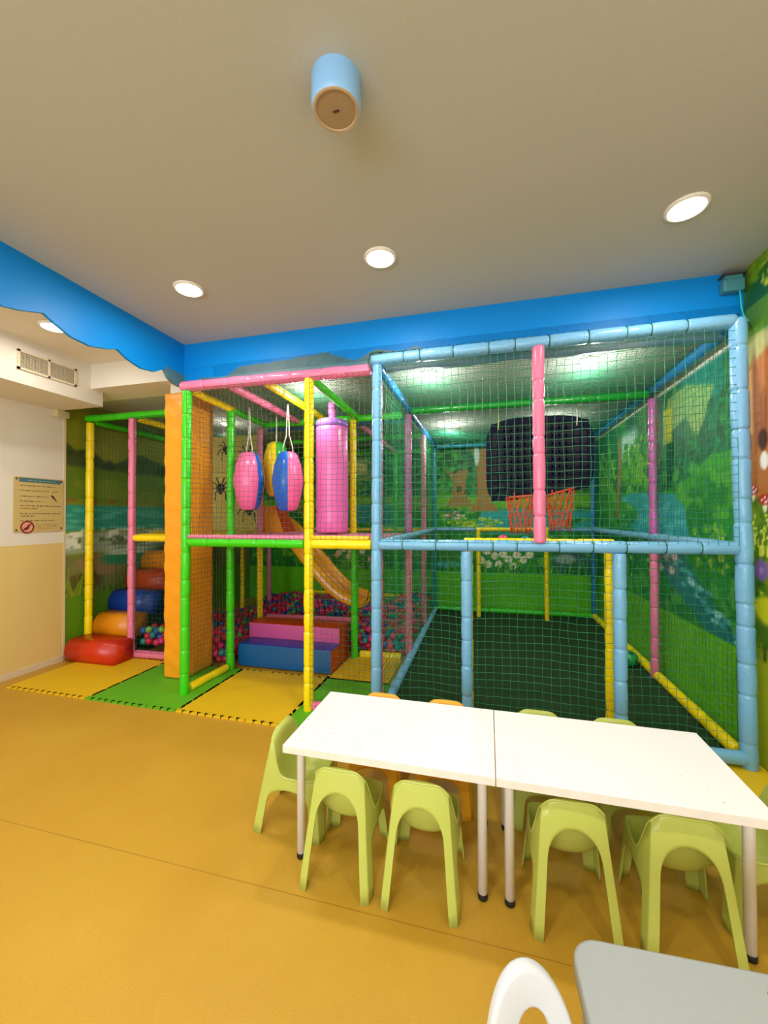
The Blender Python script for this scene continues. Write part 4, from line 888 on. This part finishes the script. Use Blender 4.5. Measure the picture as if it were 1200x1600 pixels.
# ---- ball pit
BC = ['bpink', 'bred', 'bblue', 'bteal', 'bgreen', 'bpink', 'bred', 'bpink', 'bblue', 'bred', 'bteal', 'bpink']
BN = {'bpink': 'bright pink', 'bred': 'red', 'bblue': 'blue', 'bteal': 'teal', 'bgreen': 'lime green'}
ballmesh = {c: uvball(.035, M[c], c+'_ball', 16, 10) for c in set(BC)}
R3 = random.Random(4)
def surf(x, y):
    return .135+.05*math.sin(x*3.1+y*1.7)+.035*math.sin(y*4.3-x*2)+(.05 if x > -1.3 else 0)+max(0, (y-3.95))*.02+(.075 if x < -2.6 and y < 4.2 else 0)
cand = []
def inpit(x, y):
    if -3.44 < x < -2.42 and 3.375 < y < 6.0: return not (x < -2.55 and y > 5.9)
    if -2.42 <= x < -.86 and 4.0 < y < 6.03: return True
    return False
y = 3.385; row = 0
while y < 6.05:
    x = -3.42+(row % 2)*.035
    while x < -.85:
        xx, yy = x+R3.uniform(-.009, .009), y+R3.uniform(-.009, .009)
        if inpit(xx, yy) and not any(math.hypot(xx-a, yy-b) < .085 for a, b in ((-2.47, 4.0), (-1.31, 3.86), (-.785, 4.03), (-.79, 5.06), (-1.39, 6.12))) and not (abs(yy-4.2) < .07 and -2.55 < xx < -1.35):
            z = surf(xx, yy)+R3.uniform(-.02, .02)
            if yy < 4.1 and xx > -1.3: z = max(.1, z-.06)
            vis = (xx > -1.36) or (yy < 4.15 and (xx < -2.38 or yy > 3.98)) or (xx < -2.9 and yy < 4.3) or (-2.5 < xx < -1.36 and yy < 4.5)
            cand.append((0 if vis else 1, math.hypot(xx, yy), xx, yy, z, R3.choice(BC)))
        x += .070
    y += .062; row += 1
cand.sort(key=lambda q: (q[0], q[1]))
for k, (vis, d, x, y, z, c) in enumerate(cand[:300]):
    o = bpy.data.objects.new('pit_ball', ballmesh[c]); COL.objects.link(o); o.location = (x, y, z); o.rotation_euler = (R3.random()*3, R3.random()*3, 0)
    part = 'behind the pink post by the soft stairs' if x < -2.75 and y < 3.9 else 'in the ball pit'
    tag(o, f'{BN[c]} plastic ball lying {part}', 'ball', f'{BN[c]} plastic balls {part}')
rest = cand[300:]
def ballmass(items, parent, name):
    sv, sf = [], []
    bm = bmesh.new(); bmesh.ops.create_uvsphere(bm, u_segments=10, v_segments=7, radius=.035); bm.verts.ensure_lookup_table(); sv = np.array([v.co[:] for v in bm.verts]); sf = [[v.index for v in f.verts] for f in bm.faces]; bm.free()
    V, F, MI = [], [], []; b = 0; cs = sorted(set(BC))
    for x, y, z, c in items:
        V.append(sv+np.array((x, y, z))); F += [[i+b for i in f] for f in sf]; MI += [cs.index(c)]*len(sf); b += len(sv)
    o = pyobj(name, np.concatenate(V).tolist(), F, None, parent, True)
    for c in cs: o.data.materials.append(M[c])
    o.data.polygons.foreach_set('material_index', MI); return o
under = [(x+.03, y+.02, z-.058, R3.choice(BC)) for _, _, x, y, z, c in cand]+[(x, y, z-.115, R3.choice(BC)) for _, _, x, y, z, c in cand if z > .16]
mass = ballmass([(x, y, z, c) for _, _, x, y, z, c in rest]+under, None, 'ball_pit_filling')
mass['kind'] = 'stuff'; tag(mass, 'mass of mixed pink, red, blue and teal plastic balls filling the pit under the platform', 'balls')

# ---- interlocking foam mats
def foam_mat(label, x0, x1, y0, y1, c, sides):
    """jigsaw-edged tile; sides: W E S N each +1 tabs out first / 0 plain / -1"""
    T = .0125; D = .024; pitch = .064
    def edge(p, q, mode):
        p, q = Vector(p), Vector(q); d = q-p; L = d.length; d.normalize(); nrm = Vector((d.y, -d.x)); out = [p]
        if mode == 0: return out
        n = max(2, round(L/pitch)); st = L/n
        for k in range(n):
            a = k*st
            if mode == 1: w1, w2 = .30, .44
            else: w1, w2 = .30, .44
            mid = a+st/2; s_ = D if mode == 1 else -D
            out += [p+d*(mid-st*w1*.72), p+d*(mid-st*w2)+nrm*s_, p+d*(mid+st*w2)+nrm*s_, p+d*(mid+st*w1*.72)]
        return out
    ring = edge((x0, y0), (x1, y0), sides['S'])+edge((x1, y0), (x1, y1), sides['E'])+edge((x1, y1), (x0, y1), sides['N'])+edge((x0, y1), (x0, y0), sides['W'])
    cx, cy = (x0+x1)/2, (y0+y1)/2
    bm = bmesh.new(); B = [bm.verts.new((p.x-cx, p.y-cy, 0)) for p in ring]; A = [bm.verts.new((p.x-cx, p.y-cy, T)) for p in ring]
    f1 = bm.faces.new(A); f2 = bm.faces.new(B[::-1])
    for i in range(len(ring)): bm.faces.new((B[i], B[(i+1) % len(ring)], A[(i+1) % len(ring)], A[i]))
    bmesh.ops.triangulate(bm, faces=[f1, f2])
    o = obj('foam_mat', bm, M[c]); o.location = (cx, cy, .0004); return tag(o, label, 'floor mat', 'interlocking foam mats')
Sd = lambda S=1, E=1, N=1, W=-1: dict(S=S, E=E, N=N, W=W)
Y0, Y1, Y2 = 2.475, 3.30, 4.10
foam_mat('yellow interlocking foam mat in front of the red soft step', -3.93, -3.08, Y0+.03, Y1, 'matyellow', Sd(W=0))
foam_mat('green interlocking foam mat beneath the orange column pad', -3.08, -2.235, Y0+.03, Y1, 'matgreen', Sd())
foam_mat('yellow interlocking foam mat at the opening before the blue soft step', -2.235, -1.39, Y0+.03, Y1, 'matyellow', Sd())
foam_mat('green interlocking foam mat at the foot of the yellow front post', -1.39, -.55, Y0+.03, Y1, 'matgreen', Sd(E=0))
foam_mat('yellow interlocking foam mat beside the brick red block end', -1.39, -.83, Y1, 3.9, 'matyellow', dict(S=-1, E=0, N=0, W=-1))
foam_mat('yellow floor mat at the foot of the mural by the corner cage post', 1.05, 1.49, Y0-.05, 2.86, 'matyellow', dict(S=0, E=0, N=0, W=0))

# ================================================================== TABLES AND CHAIRS
def white_table(x0, x1, label, seed):
    y0, y1, H, T = 1.487, 2.005, .502, .031
    cx, cy = (x0+x1)/2, (y0+y1)/2; w, d = (x1-x0)/2, (y1-y0)/2
    t = thing('table', label, 'table', (cx, cy, 0), group='white tables pushed together')
    tp = obj('tabletop', box(bmesh.new(), -w, w, -d, d, H-T, H, .002, 2), tabletop_mat(seed), t)
    tp.data.materials.append(M['edge'])
    for p in tp.data.polygons:
        if abs(p.normal.z) < .5: p.material_index = 1
    for sx in (-1, 1):
        for sy in (-1, 1):
            lx, ly = sx*(w-.047), sy*(d-.075)
            bm = bmesh.new(); lathe(bm, [(.0175, .022), (.0175, H-T-.004), (.0185, H-T-.003), (.0185, H-T)], 24, Matrix.Translation((lx, ly, 0))); l = obj('leg', bm, M['leg'], t, True)
            bm = bmesh.new(); lathe(bm, [(.014, 0), (.0185, .004), (.0185, .024), (.016, .026)], 24, Matrix.Translation((lx, ly, 0))); obj('foot_cap', bm, M['black'], l, True, label='black rubber foot cap')
    return t
white_table(-.815, .0205, 'white low table whose worn corner is beside the lone end chair', 3.7); white_table(.0235, .858, 'white low table on the mural side, butted against its twin', 9.2)

CH = .435
def chair_meshes():
    def hw(z): return .149-.044*(z/CH)
    def yb(z): return .0+.082*(z/CH)**1.1
    def yf(z): return .345-.03*(z/.27)
    def pos(a, b, z):      # a,b in [-1,1]: squircle section
        k = .42
        x = a*math.sqrt(max(0, 1-b*b*k*.5)); y = b*math.sqrt(max(0, 1-a*a*k*.5))
        s = 1/ math.sqrt(1-k*.5)*.0+1
        cy = (yb(z)+yf(z))/2; hy = (yf(z)-yb(z))/2
        return Vector((x*hw(z)*1.06, cy+y*hy*1.06, z))
    SH = .262
    def ztop(side, s):
        if side == 0:
            e = max(0, (abs(s)-.5)/.5); return CH-.030*e**2.4
        if side == 2: return SH-.006
        t = (s+1)/2                      # 0 back .. 1 front
        q = min(1, max(0, t/.42)); return SH+(CH-.030-SH)*(1-q*q*(3-2*q))**1.1-.006*t
    arch = [(.79, .352, 0), (.74, .205, 1), (.70, .17, 2), (.74, .205, 3)]
    bm = bmesh.new(); cols = []
    for s0, za, side in arch:
        ss = []
        for s in (-1, -.97, -.93, -.885): 
            if s < -s0-.02: ss.append((s, 0))
        ss.append((-s0, 0))
        for k in range(1, 6): ss.append((-s0+.025*k/6, za*.66*k/6))
        s1 = s0-.025
        for k in range(0, 21):
            a = PI*k/20; ss.append((-s1*math.cos(a), za*.66+za*.34*math.sin(a)**.75))
        rest_ = [(-a, z) for a, z in ss[:ss.index((-s0, 0))+6]][::-1]
        ss += rest_
        for s, zl in ss[:-1]:
            zt = ztop(side, s if side in (0, 1) else (-s if side == 3 else s)); col = []
            for r in range(9):
                z = zl+(zt-zl)*r/8
                a, b = {0: (s, -1), 1: (1, s), 2: (-s, 1), 3: (-1, -s)}[side]
                col.append(bm.verts.new(pos(a, b, z)))
            cols.append(col)
    for A, B in zip(cols, cols[1:]+cols[:1]):
        for r in range(8): bm.faces.new((A[r], B[r], B[r+1], A[r+1]))
    bmesh.ops.remove_doubles(bm, verts=bm.verts, dist=1e-5); bmesh.ops.recalc_face_normals(bm, faces=bm.faces)
    shell = bpy.data.meshes.new('chair_shell'); bm.to_mesh(shell); bm.free()
    # moulded seat and inner back, meeting the shell's upper rim
    prof = [(0, 0.0, CH), (.06, .02, CH+.002), (.12, .034, CH-.02), (.25, .046, .36), (.4, .066, .285), (.52, .10, .222), (.64, .15, .186), (.76, .205, .182), (.87, .255, .205), (.95, .295, .238), (1, .323, SH-.004)]
    bm = bmesh.new(); NA, NB = 20, 26; rows = []
    for j in range(NB+1):
        b = j/NB
        pb = [p[0] for p in prof]; yc = float(np.interp(b, pb, [p[1] for p in prof])); zc = float(np.interp(b, pb, [p[2] for p in prof]))
        yc += yb(CH)*(1-b)
        t = b**1.15; row = []
        for i in range(NA+1):
            a = -1+2*i/NA; s_ = 1 if a >= 0 else -1
            zr = ztop(1, -1+2*t) if b < 1 else SH-.006
            R = pos(1*s_, -1+2*t, zr+.003); w = abs(a)**2.6
            zt0 = ztop(0, a)+.003
            C = Vector((0, yc, zc))
            if b == 0: p = pos(a, -1, zt0)
            elif b == 1: p = pos(a, 1, SH-.003)
            else:
                wx = pos(1, -1+2*t, zr).x*.5+pos(1, 0, zc if zc < .43 else .43).x*.5
                p = Vector((a*(wx*(1-w)+abs(R.x)*w), C.y*(1-w)+R.y*w, C.z*(1-w)+R.z*w))
            row.append(bm.verts.new(p))
        rows.append(row)
    for A, B in zip(rows, rows[1:]):
        for i in range(NA): bm.faces.new((A[i], A[i+1], B[i+1], B[i]))
    # rim lip folded down outside the shell
    loop = rows[0]+[r[-1] for r in rows[1:]]+rows[-1][-2::-1]+[r[0] for r in rows[-2:0:-1]]
    cen = Vector((0, .18, 0)); lip = []
    for v in loop:
        d = (v.co-cen); d.z = 0; d.normalize(); lip.append((bm.verts.new(v.co+d*.004+Vector((0, 0, -.003))), bm.verts.new(v.co+d*.0045+Vector((0, 0, -.011)))))
    for i in range(len(loop)):
        j = (i+1) % len(loop); bm.faces.new((loop[i], lip[i][0], lip[j][0], loop[j])); bm.faces.new((lip[i][0], lip[i][1], lip[j][1], lip[j][0]))
    bmesh.ops.recalc_face_normals(bm, faces=bm.faces)
    seat = bpy.data.meshes.new('chair_seat'); bm.to_mesh(seat); bm.free()
    return shell, seat
shell, seat = chair_meshes()
ms = {}
for c in ('chair', 'chairy'):
    a, b = shell.copy(), seat.copy(); ms[c] = (a, b)
    for me in (a, b): me.materials.append(M[c]); me.polygons.foreach_set('use_smooth', [True]*len(me.polygons))
def kid_chair(x, y, rz, label, c='chair', group='lime green plastic children\'s chairs'):
    t = thing('kids_chair', label, 'chair', (x, y, 0), rz, group)
    for nm, me in zip(('leg_shell', 'seat'), ms[c]):
        o = link(nm, me, None, t); md = o.modifiers.new('thickness', 'SOLIDIFY'); md.thickness = .0055; md.offset = -1
        if nm == 'seat': o.modifiers.new('smooth', 'SUBSURF').render_levels = 2
    return t
kid_chair(-.573, 1.418, 0, 'lime green plastic chair, back to us, next to the white end table leg')
kid_chair(-.249, 1.418, 0, 'lime green plastic chair, back to us, under the worn table beside the table joint')
kid_chair(.283, 1.45, math.radians(2), 'lime green plastic chair, back to us, first past the table joint')
kid_chair(.628, 1.462, math.radians(-1), 'lime green plastic chair, back to us, just beyond the grey table corner')
kid_chair(-1.055, 1.775, math.radians(-90), 'lime green plastic chair at the short end of the tables, seen from its side')
kid_chair(1.13, 1.77, math.radians(90), 'lime green plastic chair at the table end by the mural, cut by the picture edge')
kid_chair(-.572, 2.275, PI, 'amber yellow plastic chair across the table, nearer the pink floor tube', 'chairy', 'amber plastic children\'s chairs')
kid_chair(-.222, 2.275, PI, 'amber yellow plastic chair across the table, nearer the table joint', 'chairy', 'amber plastic children\'s chairs')
kid_chair(.242, 2.275, PI, 'lime green plastic chair across the table, its top edge showing past the joint')
kid_chair(.596, 2.275, PI, 'lime green plastic chair across the table, its top edge showing below the blue stub post')

# grey rounded table and white chair close to us
gt = thing('grey_table', 'pale grey plastic children\'s table with rounded corners, cut by the frame', 'table', (.56, .72, 0), math.radians(2.6))
def rrect(w, d, r, n=8):
    out = []
    for cx, cy, a0 in ((w-r, d-r, 0), (-w+r, d-r, 90), (-w+r, -d+r, 180), (w-r, -d+r, 270)):
        for k in range(n+1):
            a = math.radians(a0+90*k/n); out.append((cx+r*math.cos(a), cy+r*math.sin(a)))
    return out
bm = bmesh.new(); prev = None; GW, GD = .38, .275
for ins, z in ((.004, .458), (.0, .461), (0, .480), (0, .496), (.002, .4995), (.006, .501)):
    ring = [bm.verts.new((x, y, z)) for x, y in rrect(GW-ins, GD-ins, .055)]
    if prev:
        for i in range(len(ring)): bm.faces.new((prev[i], prev[(i+1) % len(ring)], ring[(i+1) % len(ring)], ring[i]))
    else: bm.faces.new(ring[::-1])
    prev = ring
bm.faces.new(prev); tp = obj('tabletop', bm, M['grey'], gt); 
for p in tp.data.polygons: p.use_smooth = len(p.vertices) == 4
for sx in (-1, 1):
    for sy in (-1, 1):
        bm = bmesh.new(); px, py = sx*(GW-.055), sy*(GD-.055)
        lathe(bm, [(.028, 0), (.03, .006), (.042, .46), (.042, .466)], 24, Matrix.Translation((px, py, 0))); obj('leg', bm, M['grey'], gt, True)
bm = bmesh.new(); tubepath(bm, [(.0+.028*math.cos(a), .0+.012*math.sin(a), 0) for a in [math.radians(60+12*k) for k in range(13)]], .0011, 5); o = obj('pen_mark', bm, M['black'], gt, label='small dark pen mark'); o.location = (.0, GD-.045, .5012)

wc = thing('white_chair', 'white plastic children\'s chair with an oval hole in its rounded back, beside the grey table', 'chair', (.071, .782, 0), math.radians(200))
# local frame: +y forward (towards the table), back panel near y = 0
def back_panel():
    bm = bmesh.new(); N = 56
    def outer(a):
        c, s_ = math.cos(a), math.sin(a)
        w = .087 if s_ > 0 else .11; return w*math.copysign(abs(c)**.95, c), .43+ (.155*s_ if s_ > 0 else .17*math.copysign(abs(s_)**.7, s_))
    def inner(a): return -.008+.033*math.cos(a), .462+.058*math.sin(a)
    def P3(x, z, y): return (x, y-.03*(x/.13)**2*-1-(z-.3)*.16, z)
    rings = []
    for f, yy in ((outer, 0), (outer, .026), (inner, .026), (inner, 0)):
        rings.append([bm.verts.new(P3(*f(2*PI*k/N), yy)) for k in range(N)])
    for A, B in zip(rings, rings[1:]+rings[:1]):
        for k in range(N): bm.faces.new((A[k], A[(k+1) % N], B[(k+1) % N], B[k]))
    bmesh.ops.recalc_face_normals(bm, faces=bm.faces)
    return bm
o = obj('backrest', back_panel(), M['whitep'], wc, True); md = o.modifiers.new('b', 'BEVEL'); md.width = .009; md.segments = 4; md.limit_method = 'ANGLE'; md.angle_limit = math.radians(50)
bm = bmesh.new(); prev = None
for ins, z in ((.014, .244), (.0, .25), (-.002, .262), (.004, .27), (.03, .268), (.08, .262)):
    ring = [bm.verts.new((x, y+.15, z)) for x, y in rrect(.142-ins, .14-ins, .06 if ins < .05 else .03)]
    if prev:
        for i in range(len(ring)): bm.faces.new((prev[i], prev[(i+1) % len(ring)], ring[(i+1) % len(ring)], ring[i]))
    else: bm.faces.new(ring[::-1])
    prev = ring
bm.faces.new(prev); obj('seat', bm, M['whitep'], wc, True)
for sx in (-1, 1):
    for y0_, y1_ in ((.055, .02), (.245, .285)):
        bm = bmesh.new(); tubepath(bm, [(sx*.12, y0_, .25), (sx*.135, (y0_+y1_)/2, .12), (sx*.145, y1_, 0)], [.026, .023, .02], 16); obj('leg', bm, M['whitep'], wc, True)

# ================================================================== CAMERA, WORLD, VIEW
cam = bpy.data.cameras.new('camera'); co = bpy.data.objects.new('camera', cam); COL.objects.link(co); scene.camera = co
cam.sensor_fit = 'VERTICAL'; cam.sensor_height = 32; cam.sensor_width = 24; cam.lens = 626.14/1600*32; cam.clip_start = .02
yaw, pitch, roll = 0.253122, 0.0122378, -0.0032332
Bm = Matrix(((1, 0, 0), (0, 0, -1), (0, 1, 0)))
cy, sy = math.cos(yaw), math.sin(yaw); Rz = Matrix(((cy, sy, 0), (-sy, cy, 0), (0, 0, 1)))
cp, sp_ = math.cos(pitch), math.sin(pitch); Rx = Matrix(((1, 0, 0), (0, cp, sp_), (0, -sp_, cp)))
cr, sr = math.cos(roll), math.sin(roll); Rr = Matrix(((cr, -sr, 0), (sr, cr, 0), (0, 0, 1)))
Mw = Rr @ Bm @ Rx @ Rz
co.matrix_world = Matrix.Translation((0, 0, 1.43)) @ Matrix((Mw[0], -Mw[1], -Mw[2])).transposed().to_4x4()

w = bpy.data.worlds.new('world'); scene.world = w; w.use_nodes = True
w.node_tree.nodes['Background'].inputs[0].default_value = (1, .93, .82, 1); w.node_tree.nodes['Background'].inputs[1].default_value = .3
vs = scene.view_settings; vs.view_transform = 'Standard'; vs.look = 'None'; vs.gamma = 1; vs.use_curve_mapping = False; vs.exposure = -0.08
scene.cycles.max_bounces = 8; scene.cycles.diffuse_bounces = 6; scene.cycles.use_denoising = True; scene.cycles.sample_clamp_indirect = 6
